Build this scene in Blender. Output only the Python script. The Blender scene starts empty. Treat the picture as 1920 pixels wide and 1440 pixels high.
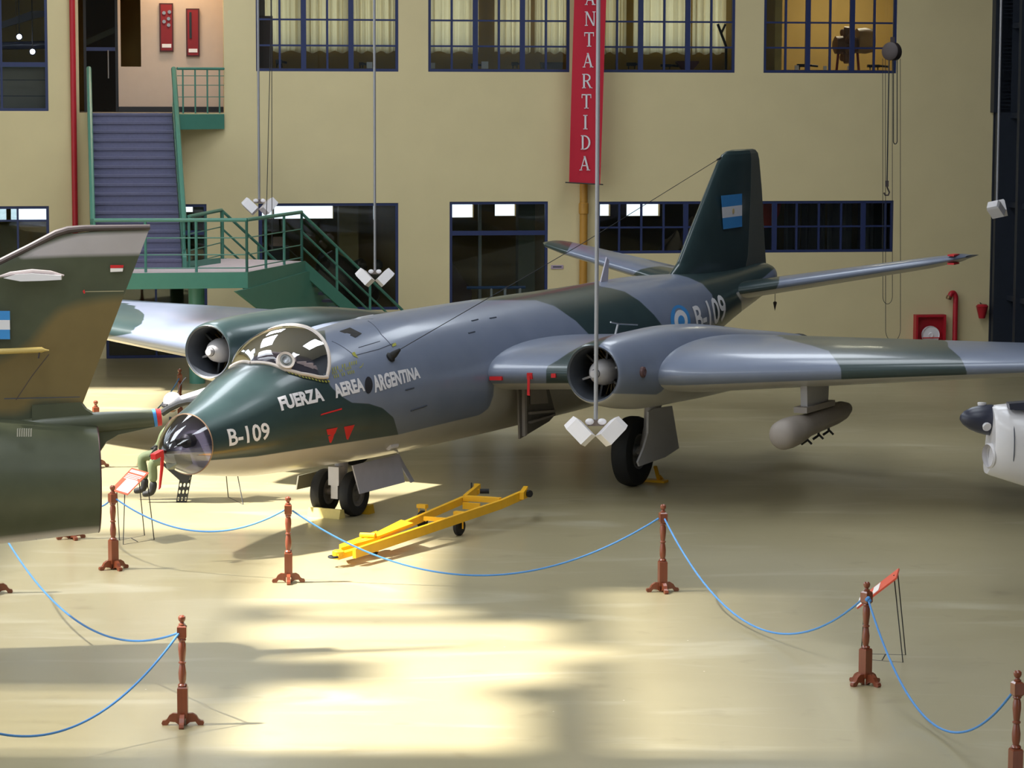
import bpy, bmesh, math, random
import numpy as np
from mathutils import Vector, Matrix
random.seed(7)
SC = bpy.context.scene
COL = SC.collection
# ------------------------------------------------------------------ camera
F, H, PITCH, ROLL = 5250.0, 6.0828, 0.1092, 0.0031
cam_d = bpy.data.cameras.new('camera'); cam = bpy.data.objects.new('camera', cam_d); COL.objects.link(cam)
cam_d.sensor_width = 36.0; cam_d.lens = F / 1920.0 * 36.0; cam_d.clip_end = 300
cam.matrix_world = Matrix.Translation((0, 0, H)) @ Matrix.Rotation(math.pi/2 - PITCH, 4, 'X') @ Matrix.Rotation(ROLL, 4, 'Z')
SC.camera = cam
# ------------------------------------------------------------------ world, sun, exposure
w = bpy.data.worlds.new('daylight'); SC.world = w; w.use_nodes = True
bgn = w.node_tree.nodes['Background']; bgn.inputs[0].default_value = (0.80, 0.90, 1.0, 1); bgn.inputs[1].default_value = 2.2
sun_d = bpy.data.lights.new('sun_offscreen', 'SUN'); sun = bpy.data.objects.new('sun_offscreen', sun_d); COL.objects.link(sun)
SUN_DIR = Vector((1.0, 0.10, -1.42)).normalized()
sun.rotation_euler = SUN_DIR.to_track_quat('-Z', 'Y').to_euler(); sun_d.energy = 17.0; sun_d.angle = math.radians(2.6); sun_d.color = (1.0, 0.96, 0.88)
SC.view_settings.view_transform = 'Standard'; SC.view_settings.look = 'None'; SC.view_settings.exposure = 0.0; SC.view_settings.gamma = 1.0
SC.view_settings.use_curve_mapping = False

# daylight panels let into the hangar roof, two rows
for i, yy in enumerate((14, 24, 34, 44, 54)):
    for j, xx in enumerate((-6.0, 5.0)):
        ld = bpy.data.lights.new('roof_daylight_offscreen', 'AREA'); ld.shape = 'RECTANGLE'; ld.size = 3.0; ld.size_y = 6.5; ld.energy = 520.0 if j == 0 else 360.0; ld.color = (0.86, 0.93, 1.0)
        lo = bpy.data.objects.new('roof_daylight_%d_offscreen' % (2*i+j+1), ld); COL.objects.link(lo); lo.location = (xx, yy, 12.9)

# ------------------------------------------------------------------ pixel -> place helpers
CP, SP = math.cos(PITCH), math.sin(PITCH)
def raydir(x, y):
    a0, b0 = x - 960, y - 720
    a = (a0 + ROLL*b0) / F; b = -(b0 - ROLL*a0) / F
    return Vector((a, CP + b*SP, -SP + b*CP))
CAM = Vector((0, 0, H))
def gnd(x, y, z=0.0):
    d = raydir(x, y); return CAM + d * ((z - H) / d.z)
def atD(x, y, D):
    d = raydir(x, y); return CAM + d * (D / d.y)
def onplane(x, y, P, n):
    d = raydir(x, y); return CAM + d * ((P - CAM).dot(n) / d.dot(n))
def to_px(P):
    P = np.asarray(P, float); X, Y, Z = P[..., 0], P[..., 1], P[..., 2] - H
    d = Y*CP - Z*SP; u = Y*SP + Z*CP
    a, b = F*X/d, -F*u/d
    return np.stack([960 + a - ROLL*b, 720 + b + ROLL*a], -1)
# back wall frame: u along the wall, o into the building, z up
PSI = math.radians(9.0)
WU = Vector((math.cos(PSI), math.sin(PSI), 0)); WN = Vector((-math.sin(PSI), math.cos(PSI), 0))
W0 = gnd(230, 672)
def WP(u, o, z): return W0 + WU*u + WN*o + Vector((0, 0, z))
def onw(x, y, o=0.0):
    P = onplane(x, y, W0 + WN*o, WN); q = P - W0
    return q.dot(WU), P.z
# aircraft frame of the bomber: a aft of the nose tip, l to port, z up
NX, NY, TH = -4.376, 34.8835, 1.0919
CT, ST = math.cos(TH), math.sin(TH)
def A(a, l, z): return Vector((NX + a*CT + l*ST, NY + a*ST - l*CT, z))
def A_np(P):
    P = np.asarray(P, float); a, l, z = P[..., 0], P[..., 1], P[..., 2]
    return np.stack([NX + a*CT + l*ST, NY + a*ST - l*CT, z], -1)

# ------------------------------------------------------------------ materials
MATS = {}
def mat(name, col, rough=0.5, metal=0.0, var=0.10, scale=6.0, bump=0.0, spec=0.5, coat=0.0, emit=None, estr=0.0, streak=None):
    if name in MATS: return MATS[name]
    m = bpy.data.materials.new(name); m.use_nodes = True; nt = m.node_tree; N = nt.nodes; L = nt.links
    b = N['Principled BSDF']
    b.inputs['Roughness'].default_value = rough; b.inputs['Metallic'].default_value = metal
    b.inputs['Specular IOR Level'].default_value = spec; b.inputs['Coat Weight'].default_value = coat
    b.inputs['Coat Roughness'].default_value = 0.12
    tc = N.new('ShaderNodeTexCoord'); mp = N.new('ShaderNodeMapping'); nz = N.new('ShaderNodeTexNoise')
    L.new(tc.outputs['Object'], mp.inputs[0]); L.new(mp.outputs[0], nz.inputs[0])
    if streak: mp.inputs['Scale'].default_value = streak
    nz.inputs['Scale'].default_value = scale; nz.inputs['Detail'].default_value = 5
    mx = N.new('ShaderNodeMix'); mx.data_type = 'RGBA'
    c = Vector(col[:3])
    mx.inputs['A'].default_value = (*(c*(1-var)), 1); mx.inputs['B'].default_value = (*[min(1, k) for k in c*(1+var)], 1)
    L.new(nz.outputs['Fac'], mx.inputs['Factor']); L.new(mx.outputs['Result'], b.inputs['Base Color'])
    if bump:
        bp = N.new('ShaderNodeBump'); bp.inputs['Strength'].default_value = bump; bp.inputs['Distance'].default_value = 0.02
        L.new(nz.outputs['Fac'], bp.inputs['Height']); L.new(bp.outputs[0], b.inputs['Normal'])
    if emit:
        b.inputs['Emission Color'].default_value = (*emit, 1); b.inputs['Emission Strength'].default_value = estr
    MATS[name] = m; return m
def glass(name, tint, refl=0.6, rough=0.02, ior=1.5):
    """thin sheet: tinted see-through plus fresnel reflection"""
    m = bpy.data.materials.new(name); m.use_nodes = True; nt = m.node_tree; N = nt.nodes; L = nt.links
    N.remove(N['Principled BSDF'])
    t = N.new('ShaderNodeBsdfTransparent'); t.inputs[0].default_value = (*tint, 1)
    g = N.new('ShaderNodeBsdfGlossy'); g.inputs['Roughness'].default_value = rough; g.inputs[0].default_value = (1, 1, 1, 1)
    fr = N.new('ShaderNodeFresnel'); fr.inputs[0].default_value = ior
    nz = N.new('ShaderNodeTexNoise'); nz.inputs['Scale'].default_value = 3
    mu = N.new('ShaderNodeMath'); mu.operation = 'MULTIPLY'; mu.inputs[1].default_value = refl
    mu2 = N.new('ShaderNodeMath'); mu2.operation = 'MULTIPLY_ADD'; mu2.inputs[1].default_value = 0.15; mu2.inputs[2].default_value = 0.92
    mu3 = N.new('ShaderNodeMath'); mu3.operation = 'MULTIPLY'; mu3.use_clamp = True
    L.new(nz.outputs['Fac'], mu2.inputs[0]); L.new(fr.outputs[0], mu.inputs[0]); L.new(mu.outputs[0], mu3.inputs[0]); L.new(mu2.outputs[0], mu3.inputs[1])
    mx = N.new('ShaderNodeMixShader'); L.new(mu3.outputs[0], mx.inputs[0]); L.new(t.outputs[0], mx.inputs[1]); L.new(g.outputs[0], mx.inputs[2])
    L.new(mx.outputs[0], N['Material Output'].inputs[0]); MATS[name] = m; return m
def srgb(r, g, b):
    f = lambda c: ((c/255+0.055)/1.055)**2.4 if c > 10 else c/255/12.92
    return (f(r), f(g), f(b))

# ------------------------------------------------------------------ mesh builder
class MB:
    def __init__(s): s.v = []; s.f = []
    def add(s, vs, fs):
        k = len(s.v); s.v.extend([Vector(p) for p in vs]); s.f.extend([tuple(i+k for i in f) for f in fs]); return s
    def hexa(s, p):   # 8 points: 4 bottom (ccw), 4 top
        return s.add(p, [(3,2,1,0),(4,5,6,7),(0,1,5,4),(1,2,6,5),(2,3,7,6),(3,0,4,7)])
    def box(s, c, size, M=None):
        x, y, z = [k/2 for k in size]; M = M or Matrix.Identity(3); c = Vector(c)
        return s.hexa([c + M @ Vector(p) for p in ((-x,-y,-z),(x,-y,-z),(x,y,-z),(-x,y,-z),(-x,-y,z),(x,-y,z),(x,y,z),(-x,y,z))])
    def wbox(s, u0, u1, o0, o1, z0, z1):
        return s.hexa([WP(u0,o0,z0),WP(u1,o0,z0),WP(u1,o1,z0),WP(u0,o1,z0),WP(u0,o0,z1),WP(u1,o0,z1),WP(u1,o1,z1),WP(u0,o1,z1)])
    def bar(s, p0, p1, w, h, up=(0,0,1)):
        p0, p1 = Vector(p0), Vector(p1); d = (p1-p0).normalized(); sd = d.cross(Vector(up))
        if sd.length < 1e-4: sd = d.cross(Vector((1,0,0)))
        sd.normalize(); u = sd.cross(d).normalized(); a = sd*w/2; b = u*h/2
        return s.hexa([p0-a-b,p0+a-b,p1+a-b,p1-a-b,p0-a+b,p0+a+b,p1+a+b,p1-a+b])
    def prism(s, pts, ext):
        n = len(pts); e = Vector(ext); pts = [Vector(p) for p in pts]
        return s.add(pts + [p+e for p in pts], [tuple(range(n))[::-1], tuple(range(n, 2*n))] + [(i, (i+1) % n, n+(i+1) % n, n+i) for i in range(n)])
    def tube(s, pts, r, n=8, caps=True):
        pts = [Vector(p) for p in pts]; m = len(pts); rr = r if isinstance(r, (list, tuple)) else [r]*m
        t0 = (pts[1]-pts[0]).normalized(); ref = Vector((0,0,1)) if abs(t0.z) < 0.9 else Vector((1,0,0))
        a = t0.cross(ref).normalized(); vs = []
        for i, p in enumerate(pts):
            t = (pts[min(i+1, m-1)] - pts[max(i-1, 0)]).normalized()
            a = (a - t*a.dot(t)).normalized(); b = t.cross(a)
            for k in range(n):
                an = 2*math.pi*k/n; vs.append(p + (a*math.cos(an) + b*math.sin(an))*rr[i])
        fs = [(i*n+k, i*n+(k+1) % n, (i+1)*n+(k+1) % n, (i+1)*n+k) for i in range(m-1) for k in range(n)]
        if caps: fs += [tuple(range(n))[::-1], tuple(range((m-1)*n, m*n))]
        return s.add(vs, fs)
    def lathe(s, prof, org, ax=(0,0,1), n=20, caps=True, ref=None):
        ax = Vector(ax).normalized(); org = Vector(org)
        r0 = Vector(ref) if ref else (Vector((1,0,0)) if abs(ax.x) < 0.9 else Vector((0,1,0)))
        a = (r0 - ax*r0.dot(ax)).normalized(); b = ax.cross(a); vs = []
        for (r, h) in prof:
            for k in range(n):
                an = 2*math.pi*k/n; vs.append(org + ax*h + (a*math.cos(an)+b*math.sin(an))*r)
        m = len(prof)
        fs = [(i*n+k, i*n+(k+1) % n, (i+1)*n+(k+1) % n, (i+1)*n+k) for i in range(m-1) for k in range(n)]
        if caps: fs += [tuple(range(n))[::-1], tuple(range((m-1)*n, m*n))]
        return s.add(vs, fs)
    def sqlathe(s, prof, org):   # square sections, turned 45 degrees handled by caller
        return s.lathe([(r*math.sqrt(2), h) for r, h in prof], org, n=4, ref=(1,1,0))
    def sphere(s, c, r, nu=16, nv=10, M=None):
        r = Vector((r, r, r)) if not hasattr(r, '__len__') else Vector(r); M = M or Matrix.Identity(3); c = Vector(c)
        vs = []
        for j in range(nv+1):
            t = math.pi*j/nv
            for i in range(nu):
                p = 2*math.pi*i/nu; vs.append(c + M @ Vector((r.x*math.sin(t)*math.cos(p), r.y*math.sin(t)*math.sin(p), r.z*math.cos(t))))
        fs = [(j*nu+i, (j+1)*nu+i, (j+1)*nu+(i+1) % nu, j*nu+(i+1) % nu) for j in range(nv) for i in range(nu)]
        return s.add(vs, fs)
    def grid(s, fn, nu, nv, wrap=False):
        vs = [fn(i/nu if not wrap else i/nu, j/nv) for j in range(nv+1) for i in range(nu if wrap else nu+1)]
        k = nu if wrap else nu+1
        fs = [(j*k+i, j*k+(i+1) % k, (j+1)*k+(i+1) % k, (j+1)*k+i) for j in range(nv) for i in range(nu)]
        return s.add(vs, fs)
    def build(s, name, material, parent=None, smooth=True, kind=None, angle=35, fix=True, label=None):
        me = bpy.data.meshes.new(name)
        inv = WM[parent].inverted() if parent is not None else Matrix.Identity(4)
        org = None
        if parent is None:
            c = sum(s.v, Vector())/len(s.v); zmin = min(p.z for p in s.v); org = Vector((c.x, c.y, zmin)); inv = Matrix.Translation(-org)
        me.from_pydata([inv @ p for p in s.v], [], s.f)
        if fix:
            bm = bmesh.new(); bm.from_mesh(me); bmesh.ops.remove_doubles(bm, verts=bm.verts, dist=1e-5)
            bmesh.ops.recalc_face_normals(bm, faces=bm.faces); bm.to_mesh(me); bm.free()
        if smooth:
            me.shade_smooth(); me.set_sharp_from_angle(angle=math.radians(angle))
        o = bpy.data.objects.new(name, me); COL.objects.link(o)
        if isinstance(material, (list, tuple)):
            for q in material: me.materials.append(q)
        else: me.materials.append(material)
        if parent is not None: o.parent = parent; WM[o] = WM[parent].copy()
        else: o.location = org; WM[o] = Matrix.Translation(org)
        if kind: o['kind'] = kind
        if label: o['label'] = label
        return o
WM = {}
def thing(name, label, cat, loc=(0,0,0), group=None):
    o = bpy.data.objects.new(name, None); COL.objects.link(o); o.location = loc; o.empty_display_size = 0.2
    WM[o] = Matrix.Translation(Vector(loc)); o['label'] = label; o['category'] = cat
    if group: o['group'] = group
    return o
def tag(o, label, cat, group=None):
    o['label'] = label; o['category'] = cat
    if group: o['group'] = group
    return o
def copy_tree(o, parent=None):
    c = o.copy(); COL.objects.link(c); c.parent = parent
    for ch in list(o.children): copy_tree(ch, c)
    return c
def struct(o): o['kind'] = 'structure'; return o
def catenary(p0, p1, sag, n=28):
    p0, p1 = Vector(p0), Vector(p1)
    return [p0.lerp(p1, i/n) - Vector((0, 0, 4*sag*(i/n)*(1-i/n))) for i in range(n+1)]
def smoothpts(pts, n=8):   # catmull-rom
    P = [Vector(p) for p in pts]; P = [P[0]*2-P[1]] + P + [P[-1]*2-P[-2]]; out = []
    for i in range(1, len(P)-2):
        for k in range(n):
            t = k/n; a, b, c, d = P[i-1], P[i], P[i+1], P[i+2]
            out.append(0.5*((2*b) + (c-a)*t + (2*a-5*b+4*c-d)*t*t + (3*b-a-3*c+d)*t**3))
    return out + [P[-2]]

# ------------------------------------------------------------------ palette
M_wall = mat('wall_plaster', srgb(212, 197, 154), 0.85, var=0.06, scale=1.3, bump=0.05)
M_blue = mat('blue_steel_frame', srgb(36, 48, 92), 0.45)
M_dark = mat('dark_steel', srgb(30, 32, 36), 0.5)
M_black = mat('black_rubber', srgb(22, 22, 24), 0.7, bump=0.1, scale=30)
M_green = mat('green_steel_paint', srgb(72, 128, 112), 0.4, var=0.07)      # one paint for the whole stair
M_greend = M_green
M_red = mat('red_paint', srgb(178, 30, 44), 0.4, var=0.08)
M_white = mat('white_enamel', srgb(232, 228, 232), 0.4, var=0.03)
M_wood = mat('varnished_wood', srgb(128, 64, 40), 0.28, var=0.28, scale=5, streak=(6, 6, 0.8), coat=0.4)
M_yellow = mat('yellow_paint', srgb(235, 175, 25), 0.4, var=0.12)
M_metal = mat('bare_metal', srgb(170, 172, 176), 0.35, metal=0.8)
M_rope = mat('blue_rope', srgb(82, 142, 205), 0.6, var=0.15, scale=60)
M_glass = glass('window_glass', (0.80, 0.84, 0.84), refl=0.9)
# ================================================================== STRUCTURE
def floor_mat():
    m = bpy.data.materials.new('epoxy_floor'); m.use_nodes = True; nt = m.node_tree; N = nt.nodes; L = nt.links; b = N['Principled BSDF']
    tc = N.new('ShaderNodeTexCoord')
    def noise(scale, detail, stretch=(1, 1, 1), dist=0):
        mp = N.new('ShaderNodeMapping'); mp.inputs['Scale'].default_value = stretch; L.new(tc.outputs['Object'], mp.inputs[0])
        n = N.new('ShaderNodeTexNoise'); n.inputs['Scale'].default_value = scale; n.inputs['Detail'].default_value = detail; n.inputs['Distortion'].default_value = dist
        L.new(mp.outputs[0], n.inputs[0]); return n
    def ramp(src, a, b_):
        r = N.new('ShaderNodeMapRange'); r.inputs['From Min'].default_value = a; r.inputs['From Max'].default_value = b_; L.new(src, r.inputs['Value']); return r.outputs[0]
    def mix(a, bcol, fac):
        x = N.new('ShaderNodeMix'); x.data_type = 'RGBA'
        if isinstance(a, tuple): x.inputs['A'].default_value = (*a, 1)
        else: L.new(a, x.inputs['A'])
        x.inputs['B'].default_value = (*bcol, 1); L.new(fac, x.inputs['Factor']); return x.outputs['Result']
    def scale_(src, k):
        q = N.new('ShaderNodeMath'); q.operation = 'MULTIPLY'; q.inputs[1].default_value = k; L.new(src, q.inputs[0]); return q.outputs[0]
    c = mix(srgb(172, 161, 128), srgb(150, 139, 105), noise(0.25, 6, dist=0.6).outputs['Fac'])
    c = mix(c, srgb(205, 200, 178), scale_(ramp(noise(0.8, 8, (0.35, 1.3, 1), 1.2).outputs['Fac'], 0.55, 0.8), 0.5))   # scuffs
    c = mix(c, srgb(120, 106, 76), scale_(ramp(noise(1.7, 6, (1, 1, 1), 0.3).outputs['Fac'], 0.62, 0.8), 0.45))        # stains
    v = N.new('ShaderNodeTexVoronoi'); v.inputs['Scale'].default_value = 1.3; L.new(tc.outputs['Object'], v.inputs[0])
    c = mix(c, srgb(240, 236, 220), ramp(v.outputs['Distance'], 0.016, 0.008))                                       # paint chips
    L.new(c, b.inputs['Base Color'])
    L.new(ramp(noise(0.6, 6, dist=0.5).outputs['Fac'], -1.2, 3.2), b.inputs['Roughness'])
    for k, val in ((0, 0),): pass
    b.inputs['Specular IOR Level'].default_value = 0.5; b.inputs['Coat Weight'].default_value = 0.25; b.inputs['Coat Roughness'].default_value = 0.15
    return m
HX0, HX1, HY0 = -23.0, 13.5, -14.0
struct(MB().add([(HX0-4, HY0, 0), (34, HY0, 0), (34, 84, 0), (HX0-4, 84, 0)], [(0, 1, 2, 3)]).build('floor', floor_mat(), smooth=False))

# ---- back wall with real openings, given by their corners on the wall
def opening(x0, y0, x1, y1):
    a, b = onw(x0, y0), onw(x1, y1); c, d = onw(x1, y0), onw(x0, y1)
    return [(a[0]+d[0])/2, (b[0]+c[0])/2, (b[1]+d[1])/2, (a[1]+c[1])/2]     # u0,u1,z0,z1
ZT = 8.45                                   # head of the upper windows, above the frame
OPEN = {}
for k, (x0, x1, yb) in {'uw1': (480, 747, 134), 'uw2': (803, 1068, 136), 'uw3': (1113, 1378, 136), 'uw4': (1432, 1681, 136)}.items():
    o = opening(x0, 60, x1, yb); o[3] = ZT; OPEN[k] = o
zs = sum(OPEN[k][2] for k in OPEN)/4
for k in OPEN: OPEN[k][2] = zs
o = opening(148, 60, 420, 212); o[3] = ZT; ZU = o[2]; OPEN['landing'] = o
o = opening(-250, 60, 90, 208); o[3] = ZT; OPEN['ul'] = o
o = opening(197, 383, 388, 560); o[2] = 0.0; OPEN['door'] = o
o = opening(-250, 387, 93, 560); o[2] = 0.25; OPEN['ll'] = o
OPEN['lw2'] = opening(485, 381, 747, 582)
OPEN['lw3'] = opening(843, 378, 1027, 590); OPEN['lw3'][2] = 0.6
OPEN['lw4'] = opening(1120, 377, 1675, 474)
UR = onw(1862, 300)[0]; UL = -16.0; ZR = 13.0; WT = 0.3
def holed_wall(name, material, u0, u1, z0, z1, o0, o1, holes):
    us = sorted({u0, u1, *[h[0] for h in holes], *[h[1] for h in holes]}); zs_ = sorted({z0, z1, *[h[2] for h in holes], *[h[3] for h in holes]})
    us = [q for q in us if u0 <= q <= u1]; zs_ = [q for q in zs_ if z0 <= q <= z1]; mb = MB()
    for i in range(len(us)-1):
        for j in range(len(zs_)-1):
            cu, cz = (us[i]+us[i+1])/2, (zs_[j]+zs_[j+1])/2
            if any(h[0] < cu < h[1] and h[2] < cz < h[3] for h in holes): continue
            for oo in (o0, o1): mb.add([WP(us[i], oo, zs_[j]), WP(us[i+1], oo, zs_[j]), WP(us[i+1], oo, zs_[j+1]), WP(us[i], oo, zs_[j+1])], [(0, 1, 2, 3)])
    for h in list(holes) + [(u0, u1, z0, z1)]:
        c = [(max(u0, h[0]), max(z0, h[2])), (min(u1, h[1]), max(z0, h[2])), (min(u1, h[1]), min(z1, h[3])), (max(u0, h[0]), min(z1, h[3]))]
        for k in range(4):
            (ua, za), (ub, zb) = c[k], c[(k+1) % 4]
            mb.add([WP(ua, o0, za), WP(ub, o0, zb), WP(ub, o1, zb), WP(ua, o1, za)], [(0, 1, 2, 3)])
    return mb.build(name, material, smooth=False)
struct(holed_wall('wall_back', M_wall, UL, UR, 0, ZR, 0, WT, list(OPEN.values())))

# ---- windows: frame, thick mullions, thin glazing bars, one pane per light
def window(n, op, us, zs_, thick=(), o=0.06, fw=0.06, gm=None, zthick=()):
    u0, u1, z0, z1 = op; us = [q for q in us if u0+0.05 < q < u1-0.05]; zs_ = [q for q in zs_ if z0+0.05 < q < z1-0.05]
    fr = MB()
    for a, b, c, d in ((u0, u0+fw, z0, z1), (u1-fw, u1, z0, z1), (u0+fw, u1-fw, z0, z0+fw), (u0+fw, u1-fw, z1-fw, z1)): fr.wbox(a, b, o-0.04, o+0.05, c, d)
    root = struct(fr.build('window_%d' % n, M_blue, smooth=False))
    eu = [u0+fw] + us + [u1-fw]; ez = [z0+fw] + zs_ + [z1-fw]
    for i, q in enumerate(us):
        t = 0.055 if i in thick else 0.022
        MB().wbox(q-t, q+t, o-0.035, o+0.035, z0+fw, z1-fw).build('mullion' if i in thick else 'glazing_bar', M_blue, root, smooth=False)
    for i, q in enumerate(zs_):
        t = 0.05 if i in zthick else 0.02
        MB().wbox(u0+fw, u1-fw, o-0.03, o+0.03, q-t, q+t).build('transom', M_blue, root, smooth=False)
    for i in range(len(eu)-1):
        for j in range(len(ez)-1):
            MB().wbox(eu[i], eu[i+1], o-0.006, o+0.004, ez[j], ez[j+1]).build('pane', gm or M_glass, root, smooth=False)
    return root
def fr_(op, n): return [op[0] + (op[1]-op[0])*i/n for i in range(1, n)]
dz = 0.556
rows = [zs + dz*k for k in range(1, 5)]
for n, k in enumerate(('uw1', 'uw2', 'uw3', 'uw4')): window(n+1, OPEN[k], fr_(OPEN[k], 6), rows, thick=(1, 3))
ww = window(5, OPEN['lw4'], [onw(1120+41.6*k, 420)[0] for k in range(1, 14)], [onw(1300, 426)[1]], thick=(3, 7, 11))
window(6, OPEN['lw2'], [onw(486+4, 480)[0]], [])
window(7, OPEN['lw3'], [], [onw(940, 437)[1]], zthick=(0,))
window(8, OPEN['ll'], [onw(33, 400)[0], onw(-60, 400)[0]], [onw(20, 414)[1]])
window(9, OPEN['ul'], [onw(2, 100)[0]], [onw(50, 121)[1]], zthick=(0,))
window(10, OPEN['door'], [onw(292, 500)[0]], [onw(300, 437)[1], onw(300, 615)[1]], zthick=(0, 1))

# ---- rooms behind the glass
M_room = mat('room_ochre_wall', srgb(178, 148, 84), 0.85, var=0.1, scale=2)
M_roomd = M_room
M_pale = mat('pale_partition', srgb(196, 176, 158), 0.8, var=0.05)
M_slab = mat('concrete_slab', srgb(120, 112, 98), 0.8, var=0.1)
RO = 5.2                                     # room depth
# upper rear wall with daylight windows
def rect_on(x0, y0, x1, y1, o): a, b = onw(x0, y0, o), onw(x1, y1, o); return (a[0], b[0], b[1], a[1])
zc0 = onw(700, 90, RO)[1]
up_holes = []
for x0, x1 in ((470, 560), (575, 650), (664, 742), (800, 892), (930, 990), (1004, 1070), (1125, 1168), (1190, 1290), (1300, 1372)):
    a, b = onw(x0, 50, RO)[0], onw(x1, 50, RO)[0]; up_holes.append((a, b, zc0, 8.3))
struct(holed_wall('wall_upper_rear', M_room, UL, UR, ZU-0.3, 9.0, RO, RO+0.2, up_holes))
low_holes = [rect_on(*r, RO) for r in ((487, 384, 512, 410), (514, 384, 625, 410), (700, 384, 747, 412), (840, 380, 888, 408), (928, 380, 967, 405), (1003, 381, 1025, 404), (1118, 380, 1144, 405), (1175, 380, 1237, 405), (20, 388, 90, 414), (-120, 388, 12, 414), (345, 386, 362, 398))]
struct(holed_wall('wall_lower_rear', M_roomd, UL, UR, 0, ZU-0.3, RO, RO+0.2, low_holes))
struct(MB().wbox(UL, UR, WT, RO, ZU-0.3, ZU).build('floor_upper', M_slab, smooth=False))
struct(MB().wbox(UL, UR, WT, RO+0.2, 9.0, 9.2).build('ceiling_upper', M_pale, smooth=False))
for n, (x, y, mt, z0, z1) in enumerate(((758, 450, M_room, 0, ZU-0.3), (1060, 450, M_roomd, 0, ZU-0.3), (440, 450, M_room, 0, ZU-0.3), (1466, 60, M_room, ZU, 9.0), (445, 60, M_room, ZU, 9.0), (120, 450, M_roomd, 0, ZU-0.3), (118, 60, M_roomd, ZU, 9.0))):
    u = onw(x, y)[0]; struct(MB().wbox(u-0.08, u+0.08, WT, RO, z0, z1).build('wall_partition_%d' % (n+1), mt, smooth=False))
for e, u in (('left', UL), ('right', UR)):
    struct(MB().wbox(u-0.1, u+0.1, WT, RO, 0, 9.0).build('wall_end_%s' % e, M_roomd, smooth=False))
# upper landing recess: pale wall with a dark glazed opening, seen through the stair door
RA = 1.6
a = onw(221, 60, RA)[0]; b = OPEN['landing'][1]+1.0; h0 = onw(226, 60, RA)[0]; h1 = onw(264, 60, RA)[0]; hz = onw(240, 125, RA)[1]
struct(holed_wall('wall_landing', M_pale, a, b, ZU, 9.0, RA, RA+0.15, [(h0, h1, hz, 8.6)]))
MB().wbox(a, b, RA-0.03, RA-0.002, ZU, ZU+0.12).build('baseboard_landing', M_dark, smooth=False)['kind'] = 'structure'
struct(MB().wbox(onw(240, 0, RA)[0]+2.8, onw(240, 0, RA)[0]+2.9, RA+.15, RO, ZU, 9).build('wall_partition_8', M_roomd, smooth=False))
# hall roof, side walls
M_roof = mat('roof_sheet', srgb(150, 150, 148), 0.6, var=0.05)
sl = SUN_DIR.x / -SUN_DIR.z; sy = SUN_DIR.y / -SUN_DIR.z
def skylights(): # floor strips lit by the sun -> openings in the roof
    out = []
    for (x0, x1, y0, y1) in SUNSTRIPS: out.append((x0 - ZR*sl, x1 - ZR*sl, y0 - ZR*sy, y1 - ZR*sy))
    return out
SUNSTRIPS = [(-2.7, .1, 24.9, 26.9), (-2.5, -.2, 26.9, 27.7), (-1.5, .5, 27.7, 28.9), (-2.6, .9, 28.9, 29.6), (-3.0, .5, 29.7, 30.9), (-2.6, -.6, 31.2, 31.7), (-3.1, -1.0, 31.9, 36.6), (-9.0, -1.2, 37.2, 40.2), (-9.5, -.3, 40.6, 43.8), (-9.5, -3.6, 43.8, 47.0), (-9.5, -6.5, 47.5, 54.5)]
for k in range(36):                     # unseen narrow roof slots added to give weaker sun beside the bright strips
    y_ = 24.9 + k*.34
    for q0, q1, w_ in () if y_ > 33 else ((.9, 1.7, .15), (1.7, 2.5, .09), (2.5, 3.4, .04)): SUNSTRIPS.append((q0, q1, y_, y_+w_))
    if abs(y_-28.2) > .65 and y_ < 36.9: SUNSTRIPS.append((-6.5, -3.15, y_, y_+.11))
sky = skylights()
def holed_roof(name, x0, x1, y0, y1, z0, z1, holes):
    holes = [h for h in holes if h[1]-h[0] > 0.02]; xs = sorted({x0, x1, *[h[0] for h in holes], *[h[1] for h in holes]}); ys = sorted({y0, y1, *[h[2] for h in holes], *[h[3] for h in holes]}); mb = MB()
    for i in range(len(xs)-1):
        for j in range(len(ys)-1):
            cx, cy = (xs[i]+xs[i+1])/2, (ys[j]+ys[j+1])/2
            if any(h[0] < cx < h[1] and h[2] < cy < h[3] for h in holes): continue
            for z in (z0, z1): mb.add([(xs[i], ys[j], z), (xs[i+1], ys[j], z), (xs[i+1], ys[j+1], z), (xs[i], ys[j+1], z)], [(0, 1, 2, 3)])
    return mb.build(name, M_roof, smooth=False)
struct(holed_roof('ceiling', -27, 26, HY0, 68, ZR, ZR+0.15, sky))
# dark sliding hangar door on the right, ribbed
M_hdoor = mat('hangar_door_steel', srgb(34, 40, 52), 0.5, var=0.15)
PR = WP(UR, 0, 0)
def RW(d, o, z): return PR - WN*d + WU*o + Vector((0, 0, z))
def rbox(mb, d0, d1, o0, o1, z0, z1): return mb.hexa([RW(d0,o0,z0),RW(d0,o1,z0),RW(d1,o1,z0),RW(d1,o0,z0),RW(d0,o0,z1),RW(d0,o1,z1),RW(d1,o1,z1),RW(d1,o0,z1)])
dr = struct(rbox(rbox(MB(), -0.4, 55, 0.45, 0.6, 0, ZR), -.4, 0.05, -.02, .5, 0, ZR).build('wall_right', M_hdoor, smooth=False))
for k in range(12): rbox(MB(), 0.1+k*0.9, 0.25+k*0.9, 0.0 if k % 3 == 0 else 0.2, 0.45, 0, ZR).build('rib', M_hdoor, dr, smooth=False)
for z in (1.1, 3.2, 5.2, 7.2): rbox(MB(), 0.25, 10, 0.3, 0.45, z, z+0.12).build('rail', M_hdoor, dr, smooth=False)
uu = onw(1862, 300)[0]
MB().wbox(onw(1859, 100)[0], uu+0.3, -0.25, -0.0, onw(1862, 211)[1], ZR).build('trim_1', M_hdoor, smooth=False)['kind'] = 'structure'
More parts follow.
